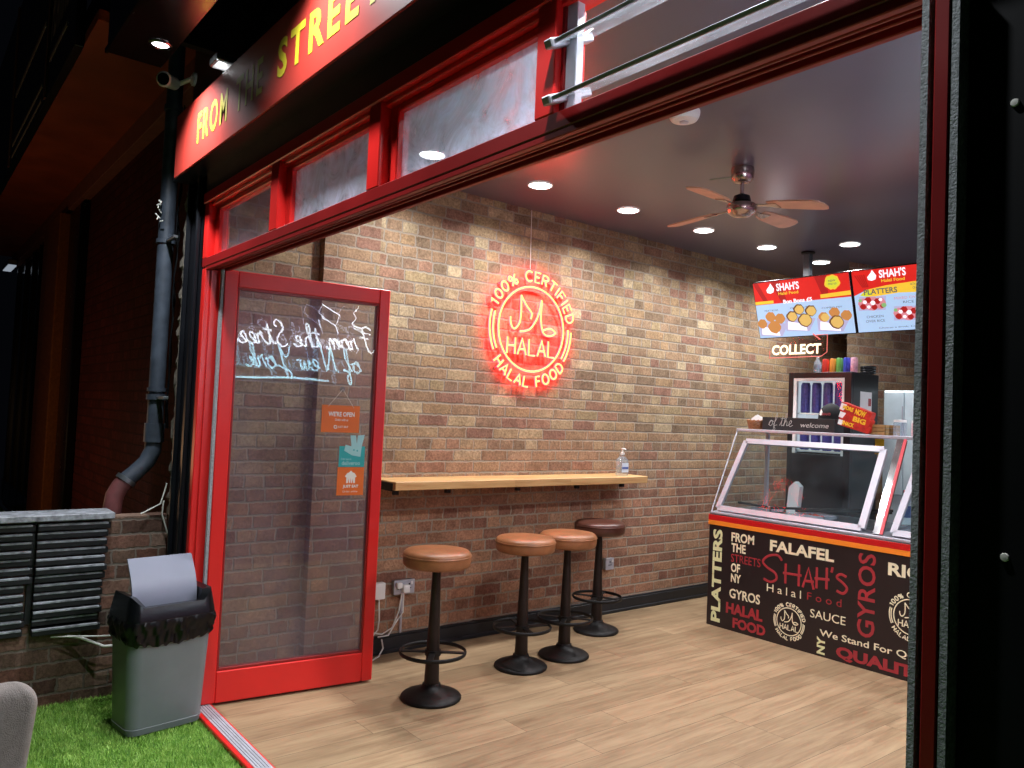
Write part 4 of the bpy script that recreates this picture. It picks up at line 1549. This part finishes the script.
pb = thing('screen_mount', (.42, 4.64, 2.97), 'grey ceiling pole carrying the menu screens', 'pole')
b = MB()
b.lathe([(.055, -.002), (.055, -.014), (.03, -.02)], n=24)
b.build('ceiling_plate', M['black_iron'], pb)
MB().box((-.028, -.028, -.60), (.028, .028, -.0145), .004).build('pole', mat('dark grey powder coat', '4a4d52', .5), pb)
MB().box((-.022, -.50, -.56), (.022, -.0285, -.52), .003).build('arm', M['steel'], pb)
MB().box((-.03, -.525, -.57), (1.45, -.497, -.51), .003).build('cross_bar', M['black_iron'], pb)

# ------------------------------------------------------------------ ceiling: downlights, fan, detector
DL = [(.205, 1.045, 'recessed ceiling downlight seen through the smeared transom pane'), (.21, 1.856, 'round ceiling downlight nearest the head rail over the halal sign'),
      (.215, 2.666, 'round ceiling downlight right of the halal sign by the brick wall'), (.245, 3.47, 'round ceiling downlight under the left fan blades'),
      (.27, 4.264, 'round ceiling downlight left of the screen pole'), (.29, 5.07, 'round ceiling downlight just right of the screen pole'), (.30, 5.88, 'farthest ceiling downlight hidden behind the menu screens'),
      (.815, 4.58, 'round ceiling downlight above the right menu screen'),
      (2.9, .45, 'round ceiling downlight over the right side nearest the street'), (2.9, 1.3, 'round ceiling downlight over the right side, second from the street'), (2.95, 2.3, 'round ceiling downlight over the right side of the floor'), (2.95, 3.3, 'round ceiling downlight over the right end of the counter'), (2.4, 4.6, 'round ceiling downlight behind the counter')]  # unseen lights, added to brighten the room and the door
for x, y, lb in DL:
    d = thing('downlight', (x, y, CZ), lb, 'light', 'ceiling downlights')
    MB().lathe([(.083, -.0005), (.083, -.004), (.076, -.008), (.071, -.004)], n=32, cap=False).build('rim', M['white'], d, smooth=True)
    MB().lathe([(.0705, -.002), (.0705, -.006)], n=32).build('diffuser', M['led_white'], d)
    lamp('downlight_lamp', 'AREA', (0, 0, -.012), DOWNLIGHT_W * (1.6 if x > 2.5 else 1.0), (.97, .98, 1.0), .13, parent=d, spread=R(142))  # unseen right row set brighter as fill

FX, FY, FZ = 1.31, 2.44, 2.725
fn = thing('ceiling_fan', (FX, FY, CZ), 'four bladed ceiling fan with pale wooden blades and nickel body', 'fan')
MB().lathe([(.035, -.0005), (.062, -.001), (.066, -.02), (.062, -.065), (.045, -.085), (.02, -.09)], n=32).build('ceiling_cup', M['fan_metal'], fn, smooth=True)
MB().lathe([(.011, -.09), (.011, -.165)], n=16).build('rod', M['fan_metal'], fn, smooth=True)
MB().lathe([(.012, -.15), (.045, -.165), (.052, -.195), (.045, -.205)], n=28).build('yoke_cover', M['black_gloss'], fn, smooth=True)
MB().lathe([(.045, -.205), (.076, -.212), (.083, -.222), (.083, -.245), (.076, -.262), (.05, -.28), (.02, -.286)], n=36).build('motor', M['fan_metal'], fn, smooth=True)
MB().tube([(-.06, -.03, -.05), (-.12, -.055, -.05), (-.17, -.08, -.052)], .003, n=6).build('pull_cord', M['steel'], fn)
for (tx, ty, tz) in ((1.385, 1.885, 2.722), (.751, 2.466, 2.718), (1.869, 2.405, 2.640), (1.30, 2.999, 2.735)):
    tip = Vector((tx - FX, ty - FY, tz - CZ))
    root = Vector((tip.x, tip.y, 0)).normalized() * .09 + Vector((0, 0, -.232))
    ax = (tip - root)
    L = ax.length * .95
    ax.normalize()
    sd = ax.cross(Vector((0, 0, 1))).normalized()
    upv = sd.cross(ax)
    pitch = R(11)
    sd2 = sd * math.cos(pitch) + upv * math.sin(pitch)
    up2 = sd2.cross(ax).normalized()
    if up2.z < 0:
        up2 = -up2
    prof = [(.10, -.035), (.16, -.052), (.30, -.060), (L - .05, -.062), (L - .015, -.05), (L, -.02), (L, .02), (L - .015, .05), (L - .05, .062), (.30, .060), (.16, .052), (.10, .035)]
    b = MB()
    b.prism(prof, root, ax, sd2, up2 * .007)
    bl_ = b.build('blade', M['fan_blade'], fn)
    b = MB()
    b.prism([(-.01, -.018), (.07, -.014), (.16, -.03), (.16, .03), (.07, .014), (-.01, .018)], root - up2 * .005, ax, sd2, up2 * .0045)
    b.build('blade_arm', M['fan_metal'], bl_)

sd_ = thing('smoke_detector', (1.60, 1.56, CZ), 'white domed smoke detector on the ceiling near the head rail', 'detector')
MB().lathe([(.072, -.0005), (.074, -.01), (.070, -.03), (.06, -.045), (.03, -.052)], n=32).build('body', M['white'], sd_, smooth=True)
MB().lathe([(.022, -.0525), (.022, -.056), (.004, -.058)], n=18).build('button', mat('pale sensor', 'c9c9d6', .4), sd_, smooth=True)
cm = thing('dome_camera', (1.62, 4.25, CZ), 'small black camera hanging from the ceiling above the right screen', 'camera')
MB().lathe([(.03, -.0005), (.03, -.02), (.012, -.025), (.012, -.05)], n=18).build('mount', M['black_gloss'], cm, smooth=True)
MB().lathe([(.005, -.05), (.04, -.065), (.045, -.09), (.03, -.12), (.008, -.13)], n=22).build('dome', M['black_gloss'], cm, smooth=True)

# ------------------------------------------------------------------ counter
CY = 3.58
ct = thing('counter', (1.6, CY, 0), 'dark brown wrapped serving counter covered in cream and red words', 'counter')
o0 = ct.location.copy()
MB(o0).box((.302, CY, .0), (2.95, 4.30, .822), .003).build('cabinet', M['panel'], ct)
MB(o0).box((.298, CY - .007, .778), (2.95, CY - .0005, .818), .001).build('red_band', M['stripe_red'], ct)
MB(o0).box((.298, CY - .007, .745), (2.95, CY - .0005, .7775), .001).build('orange_band', M['stripe_orange'], ct)
PO, PU, PV = (0, CY, 0), (1, 0, 0), (0, 0, 1)


def word(s_, rect, m, **kw):
    b = MB(o0)
    text(b, s_, PO, PU, PV, rect, **kw)
    b.build('lettering', M[m], ct)


word('PLATTERS', (.342, .035, .425, .715), 'lime_cream', bold=.04, rot=True)
word('FROM', (.503, .645, .695, .712), 'cream', bold=.03)
word('THE', (.505, .570, .627, .634), 'cream', bold=.03)
word('STREETS', (.505, .497, .752, .556), 'vinyl_red', bold=.005)
word('OF', (.507, .425, .584, .490), 'cream', bold=.03)
word('NY', (.509, .352, .594, .413), 'cream', bold=.03)
word('GYROS', (.500, .236, .757, .305), 'cream', bold=.02)
word('HALAL', (.474, .122, .780, .200), 'vinyl_red', bold=.045)
word('FOOD', (.535, .026, .806, .100), 'vinyl_red', bold=.045)
word('FALAFEL', (.823, .628, 1.298, .705), 'cream', bold=.035)
word('Halal', (.808, .345, 1.070, .398), 'cream', spacing=1.5)
word('Food', (1.115, .350, 1.356, .400), 'vinyl_red', spacing=1.6)
word('SAUCE', (1.140, .240, 1.386, .295), 'cream', bold=.002)
word('GYROS', (1.462, .198, 1.574, .722), 'vinyl_red', bold=.015, rot=True)
word('RICE', (1.650, .612, 1.93, .692), 'cream', bold=.035)
word('We Stand For Quality', (1.211, .122, 1.955, .178), 'cream', bold=.012)
word('NY', (1.193, .016, 1.250, .128), 'lime_cream', bold=.04, rot=True)
word('QUALITY', (1.327, .014, 1.91, .100), 'vinyl_red', bold=.05)
word("PIZZA", (2.3, .5, 2.6, .6), 'cream', bold=.03) if False else None
# thin-line name
b = MB(o0)
sh_l = [([(.150, .165), (.125, .185), (.06, .17), (.005, .125), (.03, .09), (.09, .06), (.115, .025), (.08, -.012), (.03, -.018), (.0, .0)], True)]
LN = []
LN.append((smoothpts([(.155, .150), (.12, .180), (.05, .165), (.005, .120), (.04, .085), (.105, .055), (.115, .015), (.07, -.012), (.015, .0)], 5), False))
for p in ([(.185, .135), (.185, .0)], [(.285, .145), (.285, .0)], [(.165, .068), (.305, .075)],
          [(.315, .0), (.355, .135), (.395, .0)], [(.325, .045), (.395, .05)],
          [(.415, .15), (.415, .012)], [(.485, .16), (.485, .02)], [(.40, .075), (.505, .085)],
          [(.525, .17), (.518, .135)]):
    LN.append((p, False))
LN.append((smoothpts([(.62, .125), (.58, .135), (.555, .11), (.60, .08), (.625, .05), (.60, .015), (.555, .025)], 5), False))
strokes(b, LN, Vector((.765, CY - .001, .425)), Vector(PU), Vector(PV), 1.0, .0085, flat=.12)
b.build('lettering', M['vinyl_red'], ct)
for x in (.985, 1.795):
    b = MB(o0)
    strokes(b, EM, Vector((x, CY - .001, .172 if x < 1.5 else .385)), Vector(PU), Vector(PV), .092 if x < 1.5 else .105, .0034, flat=.2, n=6)
    b.build('emblem', M['cream'], ct)

# glass display on the counter
gc = thing('display_case', (1.6, 3.95, .823), 'slanted glass food display case in pale metal frames on the counter', 'display case')
o0 = gc.location.copy()
sV = Vector((0, .30, .64)).normalized()
sU = Vector((1, 0, 0))
sN = sU.cross(sV)                 # faces the customer


def SP(x, z, lift=0.0):
    y = 3.60 + (z - .825) * .30 / .64
    return Vector((x, y, z)) + sN * lift


def bar(mb, p, q, w, d=.022):
    p, q = Vector(p), Vector(q)
    t = (q - p).normalized()
    a = t.cross(sN).normalized() * w / 2
    n_ = sN * d
    vs = [p - a, p + a, q + a, q - a]
    vs += [v - n_ for v in vs]
    mb.add(vs, [(0, 1, 2, 3), (7, 6, 5, 4), (0, 4, 5, 1), (1, 5, 6, 2), (2, 6, 7, 3), (3, 7, 4, 0)])


b = MB(o0)
b.box((.300, 3.588, .8235), (2.95, 4.30, .842), .003)
b.build('base_rail', M['alu_pale'], gc)
b = MB(o0)
b.box((.300, 3.885, 1.448), (2.95, 4.30, 1.470), .003)
b.build('top_shelf', M['alu_pale'], gc)
for x0, x1 in ((.350, 1.455), (1.66, 2.75)):
    b = MB(o0)
    zb, zt = .868, 1.375
    xl, xr = x0, x1
    q0, q1, q2, q3 = SP(xl, zb, .012), SP(xr, zb, .012), SP(xr + .02, zt, .012), SP(xl + .065, zt, .012)
    bar(b, q0, q1, .040)
    bar(b, q1, q2, .045)
    bar(b, q2, q3, .040)
    bar(b, q3, q0, .040)
    fl_ = b.build('front_flap', M['alu_pale'], gc)
    g = MB(o0)
    g.add([SP(xl, zb, .002), SP(xr, zb, .002), SP(xr + .02, zt, .002), SP(xl + .065, zt, .002), SP(xl, zb, -.003), SP(xr, zb, -.003), SP(xr + .02, zt, -.003), SP(xl + .065, zt, -.003)],
          [(0, 1, 2, 3), (7, 6, 5, 4), (0, 4, 5, 1), (1, 5, 6, 2), (2, 6, 7, 3), (3, 7, 4, 0)])
    g.build('pane', M['glass_show'], fl_)
b = MB(o0)
b.prism([(3.60, .8425), (4.28, .8425), (4.28, 1.4475), (3.905, 1.4475), (3.89, 1.44)], (.303, 0, 0), (0, 1, 0), (0, 0, 1), (.005, 0, 0))
b.build('end_pane', M['glass_clear'], gc)
b = MB(o0)
b.tube([(.3055, 3.598, .84), (.3055, 3.893, 1.455)], .005, n=8)
b.build('pane_edge', M['alu_pale'], gc)
for x in (.312, 1.52, 2.9):
    b = MB(o0)
    b.box((x, 4.262, .8425), (x + .028, 4.29, 1.4475), .003)
    b.build('back_post', M['alu_pale'], gc)
b = MB(o0)
p0, p1 = SP(1.565, .846, .012), SP(1.575, 1.445, .012)
bar(b, p0, p1, .055, .03)
b.build('slanted_post', M['chrome'], gc)
b = MB(o0)
bar(b, SP(1.592, .846, .0165), SP(1.602, 1.445, .0165), .020, .004)
b.build('red_reflection', mat('red post reflection', 'd23a48', .35), gc)  # paints in the red reflection on the post
b = MB(o0)
b.box((.34, 3.66, .8425), (1.50, 4.24, .862))
b.box((1.64, 3.66, .8425), (2.88, 4.24, .862))
b.build('deck', M['steel'], gc)
# contents
pst = thing('paper_stand', (.75, 3.98, .8625), 'white folded paper box standing inside the glass display', 'box')
b = MB()
b.prism([(-.045, 0), (.04, 0), (.06, .20), (.02, .235), (-.03, .19)], (0, -.02, 0), (1, 0, 0), (0, 0, 1), (0, .05, 0))
b.build('carton', M['napkin'], pst)
tb = MB((.6, 3.9, .8625))
for (x0, y0, x1, y1) in ((.40, 3.80, .62, 3.74), (.52, 3.78, .70, 3.72), (.72, 3.73, 1.40, 4.16), (.90, 3.76, 1.46, 4.02)):
    tb.tube([(x0, y0, .908), (x1, y1, .912 if x1 < 1 else .95)], .009, n=8)
tag(tb.build('serving_tongs', M['black_iron'], smooth=True), 'dark serving tongs and bars lying inside the glass display', 'tongs')
for i, (x, y, w_) in enumerate(((.62, 3.84, .16), (1.02, 3.82, .22))):
    tr_ = thing('food_tray', (x, y, .8625), ['shallow steel tray at the left inside the display case', 'long steel tray in the middle of the display case'][i], 'tray', 'steel trays in the display')
    b = MB()
    b.box((-w_ / 2, -.08, 0), (w_ / 2, .10, .006))
    for a_ in ((-w_ / 2, -.08, -w_ / 2 + .006, .10), (w_ / 2 - .006, -.08, w_ / 2, .10), (-w_ / 2, -.08, w_ / 2, -.074), (-w_ / 2, .094, w_ / 2, .10)):
        b.box((a_[0], a_[1], .0), (a_[2], a_[3], .03))
    b.build('pan', M['alu_pale'], tr_)
    b = MB()
    for j in range(9):
        b.lathe([(.004, 0), (.018, .008), (.014, .02), (.003, .026)], c=(rnd.uniform(-w_ / 2 + .03, w_ / 2 - .03), rnd.uniform(-.05, .07), .006), n=10)
    o = b.build('garnish', mat('red chopped garnish', 'b5402c', .5), tr_, smooth=True)
    o['kind'] = 'stuff'

# on top of the display
TZ = 1.4702
bs = thing('wicker_basket', (.385, 4.03, TZ), 'small brown wicker basket of napkins at the left end of the display top', 'basket')
b = MB()
for j in range(6):
    z = .006 + j * .012
    b.tube([((.058 + j * .003) * math.cos(a * PI / 14), (.05 + j * .003) * math.sin(a * PI / 14), z + .003 * (-1) ** a) for a in range(28)], .0065, n=6, closed=True)
b.lathe([(.055, .001), (.055, .006)], n=24)
b.build('basket', M['wicker'], bs, smooth=True)
b = MB()
b.prism([(-.045, 0), (.045, 0), (.05, .06), (.0, .085), (-.045, .055)], (0, -.006, .03), (1, .15, 0), (0, .1, 1), (0, .008, 0))
b.prism([(-.04, 0), (.04, 0), (.02, .07), (-.03, .078)], (0, .012, .03), (1, -.2, 0), (0, -.05, 1), (0, .006, 0))
b.build('napkin', M['napkin'], bs)
bt = thing('planter_box', (.77, 4.03, TZ + .0005), 'long black tray with white chalk writing on the display top', 'tray')
b = MB()
b.box((-.295, -.06, 0), (.295, .06, .008))
b.box((-.295, -.064, 0), (.295, -.056, .098), .002)
b.box((-.295, .056, 0), (.295, .064, .098), .002)
b.box((-.295, -.0555, 0), (-.287, .0555, .098), .002)
b.box((.287, -.0555, 0), (.295, .0555, .098), .002)
b.build('tray', M['charcoal'], bt)
b = MB()
lw_, ww = script_line('of the')
strokes(b, lw_, Vector((-.24, -.0645, .032)), Vector((1, 0, 0)), Vector((0, 0, 1)), .20 / ww, .0017, flat=.4, n=5)
CW = {'c': None}
text(b, 'welcome', (0, -.0645, 0), (1, 0, 0), (0, 0, 1), (.03, .03, .25, .065), bold=-.005, shear=.2)
b.build('chalk_writing', M['chalk'], bt)
cp = thing('baseball_cap', (.875, 4.255, TZ + .0005), 'black baseball cap with a small flame badge behind the chalk tray', 'cap')
b = MB()
prof = [(.093 * math.cos(R(a_)), .095 + .125 * math.sin(R(a_))) for a_ in range(0, 90, 9)] + [(.004, .2205)]
b.lathe([(.08, .0), (.085, .05)] + prof, n=30)
b.build('crown', M['cap'], cp, smooth=True)
b = MB()
vs = []
for i in range(13):
    t_ = -1 + 2 * i / 12
    vs.append((t_ * .085, -.093 * math.sqrt(max(0, 1 - (t_ * .9) ** 2)), .098))
for i in range(13):
    t_ = -1 + 2 * i / 12
    vs.append((t_ * .08, -.085 - .055 * (1 - t_ * t_), .098 - .012 * (1 - t_ * t_) - .006))
n_ = len(vs)
vs += [(x, y, z + .003) for x, y, z in vs]
fs_ = []
for i in range(12):
    fs_ += [(i, i + 1, 14 + i, 13 + i), (n_ + i, n_ + 13 + i, n_ + 14 + i, n_ + i + 1)]
fs_ += [(13 + i, 14 + i, n_ + 14 + i, n_ + 13 + i) for i in range(12)]
b.add(vs, fs_)
b.build('peak', M['cap'], cp, smooth=True)
b = MB()
b.prism([(-.05, .13), (-.036, .124), (-.024, .134), (-.026, .152), (-.038, .172), (-.046, .150)], (0, -.108, 0), (1, -.25, 0), (0, .12, 1), (0, .006, 0))
b.build('flame_badge', M['print_white'], cp)
b = MB()
text(b, "SHAH'S", (0, -.112, 0), (1, .14, 0), (0, .12, 1), (-.018, .126, .045, .146), bold=.02)
b.build('lettering', M['vinyl_red'], cp)
# red snack packets leaning against each other
for i, (dx, dz, h, ang, lb, tx) in enumerate(((0.0, .105, .062, 19, 'topmost red snack packet printed NOW in the slanted stack', (('NOW', (.115, .010, .195, .052)), ('MORE', (.02, .016, .10, .046)))),
                                          (-.005, .050, .056, 17, 'middle red snack packet printed BIG in the slanted stack', (('BIG', (.105, .008, .20, .046)),)),
                                          (-.012, .0, .050, 15, 'lowest red snack packet in the slanted stack beside the black tray', (('SNACK', (.03, .010, .12, .040)),)))):
    sx = thing('snack_packet', (1.088, 4.0 + .0, TZ + .0005), lb, 'packet', 'red snack packets')
    tl = Matrix.Translation((dx, 0, dz + .062)) @ Matrix.Rotation(R(ang), 4, 'Y')
    b = MB()
    outl = [(.0, .004), (.006, .0), (.225, .0), (.232, .006), (.232, h - .008), (.225, h - .002), (.006, h - .002), (.0, h - .006)]
    b.prism(outl, tl @ Vector((0, -.02 + .001 * i, 0)), tl.to_3x3() @ Vector((1, 0, 0)), tl.to_3x3() @ Vector((0, 0, 1)), (0, .06, 0))
    b.build('packet', M['pack_red'], sx)
    b = MB()
    b.prism([(.0, .006), (.03, .004), (.045, h - .01), (.0, h - .01)], tl @ Vector((0, -.0208 + .001 * i, 0)), tl.to_3x3() @ Vector((1, 0, 0)), tl.to_3x3() @ Vector((0, 0, 1)), (0, .0006, 0))
    b.build('pale_end', M['napkin'], sx)
    for s_, r_ in tx:
        b = MB()
        text(b, s_, tl @ Vector((0, -.0202 + .001 * i, 0)), tl.to_3x3() @ Vector((1, 0, 0)), tl.to_3x3() @ Vector((0, 0, 1)), r_, bold=.05)
        b.build('lettering', M['pack_yellow'], sx)
for i, (x, y) in enumerate(((1.345, 4.05), (1.385, 4.12))):
    tc = thing('cardboard_tray', (x, y, TZ), ['front tan cardboard food tray stacked right of the snack cartons', 'rear tan cardboard food tray stacked right of the snack cartons'][i], 'tray')
    b = MB()
    for j in range(3):
        z = j * .024
        b.box((-.055, -.03, z), (.055, .03, z + .004))
        for a_ in ((-.055, -.03, -.051, .03), (.051, -.03, .055, .03), (-.055, -.03, .055, -.026), (-.055, .026, .055, .03)):
            b.box((a_[0], a_[1], z), (a_[2], a_[3], z + .023))
    b.build('tray', M['tan_card'], tc)
for i, (x, y, lb) in enumerate(((1.49, 4.04, 'clear plastic jar at the right end of the display top'), (1.60, 4.06, 'pale pink tub right of the clear jar on the display top'))):
    j = thing('jar' if i == 0 else 'plastic_tub', (x, y, TZ), lb, 'jar')
    MB().lathe([(.036, 0), (.042, .004), (.042, .085), (.036, .092)], n=24).build('body', M['pet'] if i == 0 else mat('pale pink plastic', 'd9b9bd', .5), j, smooth=True)
    MB().lathe([(.040, .0925), (.040, .108), (.01, .110)], n=24).build('lid', M['white'], j, smooth=True)

# bottle inside the right-hand section
bb = thing('sauce_bottle', (1.46, 4.21, .8625), 'small white bottle with a blue label seen through the right glass', 'bottle')
MB().lathe([(.03, 0), (.034, .004), (.034, .16), (.016, .20), (.014, .215)], n=24).build('bottle', M['fridge_white'], bb, smooth=True)
MB().lathe([(.0345, .05), (.0345, .13)], n=24, cap=False).build('label', mat('blue label', '39538f', .5), bb, smooth=True)
MB().lathe([(.016, .2155), (.016, .235), (.004, .237)], n=18).build('cap', M['vinyl_red'], bb, smooth=True)
ys = thing('price_card', (1.25, 4.255, 1.33), 'small yellow price card inside the top of the display', 'card')
MB().box((-.035, 0, 0), (.03, .002, .11)).build('card', mat('yellow card', 'f0c020', .5), ys)

# tall drinks cooler behind the counter
FX0, FX1, FY0_, FY1_, FT = .372, .908, 4.50, 4.91, 1.945
fg = thing('drinks_cooler', ((FX0 + FX1) / 2, (FY0_ + FY1_) / 2, 0), 'tall black drinks cooler with a lit glass door behind the counter', 'cooler')
o0 = fg.location.copy()
b = MB(o0)
b.box((FX0, FY0_ + .01, 0), (FX0 + .03, FY1_, FT), .003)
b.box((FX1 - .03, FY0_ + .01, 0), (FX1, FY1_, FT), .003)
b.box((FX0 + .03, FY1_ - .03, 0), (FX1 - .03, FY1_, FT), .003)
b.box((FX0 + .03, FY0_ + .01, FT - .05), (FX1 - .03, FY1_ - .03, FT), .003)
b.box((FX0 + .03, FY0_ + .01, 0), (FX1 - .03, FY1_ - .03, .25), .003)
b.build('cabinet', M['black_paint'], fg)
b = MB(o0)
b.box((FX0 + .032, FY0_ + .20, 1.30), (FX1 - .032, FY0_ + .22, FT - .052))
b.box((FX0 + .0305, FY0_ + .012, 1.30), (FX0 + .034, FY0_ + .20, FT - .052))
b.box((FX1 - .034, FY0_ + .012, 1.30), (FX1 - .0305, FY0_ + .20, FT - .052))
b.build('lit_lining', M['fridge_in'], fg)
b = MB(o0)
for a_ in ((FX0, FX0 + .045, .2, FT), (FX1 - .055, FX1, .2, FT), (FX0 + .045, FX1 - .055, FT - .045, FT), (FX0 + .045, FX1 - .055, .2, 1.29)):
    b.box((a_[0], FY0_ - .02, a_[2]), (a_[1], FY0_ + .009, a_[3]), .002)
dd = b.build('door', M['black_paint'], fg)
b = MB(o0)
for a_ in ((FX0 + .045, FX0 + .075, 1.29, FT - .045), (FX1 - .075, FX1 - .055, 1.29, FT - .045), (FX0 + .075, FX1 - .075, FT - .07, FT - .045)):
    b.box((a_[0], FY0_ - .019, a_[2]), (a_[1], FY0_ + .008, a_[3]), .002)
b.build('white_gasket', M['white'], dd)
MB(o0).box((FX0 + .075, FY0_ - .010, 1.29), (FX1 - .075, FY0_ - .006, FT - .07)).build('pane', M['glass_clear'], dd)
for z in (1.32, 1.62):
    MB(o0).box((FX0 + .035, FY0_ + .02, z - .012), (FX1 - .035, FY0_ + .195, z), .001).build('shelf', M['white'], fg)
b = MB(o0)
b.box((FX1 + .0005, 4.62, 1.60), (FX1 + .002, 4.80, 1.80))
b.build('notice', M['napkin'], fg)
b = MB(o0)
b.box((FX1 + .0022, 4.745, 1.69), (FX1 + .003, 4.79, 1.75))
b.build('notice_print', M['vinyl_red'], fg)
first = None
for si, z in enumerate((1.3201, 1.6201)):
    for ci in range(4):
        x = .466 + .098 * ci
        lb = 'violet drink can in the %s row of the lit cooler, %s' % (['lower', 'upper'][si], ['at the left edge', 'second from the left', 'third from the left', 'at the right edge'][ci])
        if first is None:
            first = thing('drink_can', (x, 4.585, z), lb, 'can', 'violet cans in the cooler')
            MB().lathe([(.030, 0), (.038, .008), (.038, .225), (.030, .245)], n=18).build('can', M['can_violet'], first, smooth=True)
            MB().lathe([(.030, .2452), (.030, .248)], n=18).build('lid', M['steel'], first)
        else:
            dup(first, (x, 4.585, z), label=lb)
cans = [(.555, 'clear plastic water bottle on top of the drinks cooler', 'pet', .15, 'bottle'), (.625, 'red drink can beside the water bottle on the cooler', mat('red can', 'c23a30', .35, metal=.3), .115, 'can'),
        (.690, 'orange drink can on top of the cooler', mat('orange can', 'd98a3a', .35, metal=.3), .115, 'can'), (.745, 'green drink can on top of the cooler', mat('green can', '6aa653', .35, metal=.3), .12, 'can'),
        (.805, 'blue drink can on top of the cooler', mat('blue can', '3c48b8', .35, metal=.3), .12, 'can'), (.865, 'pink and white drink can at the right of the row on the cooler', mat('pink can', 'd7a3b4', .35, metal=.3, var=.4, scale=40), .12, 'can')]
for x, lb, m_, h, kd in cans:
    c_ = thing('water_bottle' if kd == 'bottle' else 'drink_can', (x, 4.60, FT), lb, kd)
    mm = M['pet'] if m_ == 'pet' else m_
    if kd == 'bottle':
        MB().lathe([(.026, .0002), (.030, .004), (.030, .085), (.013, .115), (.012, .125)], n=20).build('bottle', mm, c_, smooth=True)
        MB().lathe([(.0305, .035), (.0305, .07)], n=20, cap=False).build('label', mat('pale blue label', '9db8d0', .5), c_, smooth=True)
        MB().lathe([(.014, .1252), (.014, .14), (.004, .141)], n=16).build('cap', M['white'], c_, smooth=True)
    else:
        MB().lathe([(.022, .0002), (.027, .006), (.027, h - .012), (.022, h)], n=20).build('can', mm, c_, smooth=True)
        MB().lathe([(.022, h + .0002), (.022, h + .002)], n=20).build('lid', M['steel'], c_)
hb = thing('coiled_gadget', (.895, 4.76, FT), 'black coiled gadget at the right back corner of the cooler top', 'gadget')
b = MB()
for j in range(3):
    b.tube([(.05 * math.cos(a_ * PI / 12), .05 * math.sin(a_ * PI / 12), .012 + j * .02) for a_ in range(24)], .011, n=8, closed=True)
b.build('coil', M['black_gloss'], hb, smooth=True)
# pale chest unit at the back right
wu = thing('pale_cabinet', (1.35, 5.1, 0), 'pale blue white upright cabinet behind the counter at the right', 'cabinet')
o0 = wu.location.copy()
MB(o0).box((.93, 4.96, 0), (1.80, 5.35, 1.825), .006).build('body', M['fridge_white'], wu)
for x0, x1 in ((.94, 1.095), (1.10, 1.79)):
    MB(o0).box((x0, 4.944, 1.0), (x1, 4.9595, 1.812), .004).build('door', M['fridge_white'], wu)
MB(o0).box((1.085, 4.936, 1.2), (1.093, 4.9435, 1.7), .001).build('handle', M['alu_pale'], wu)
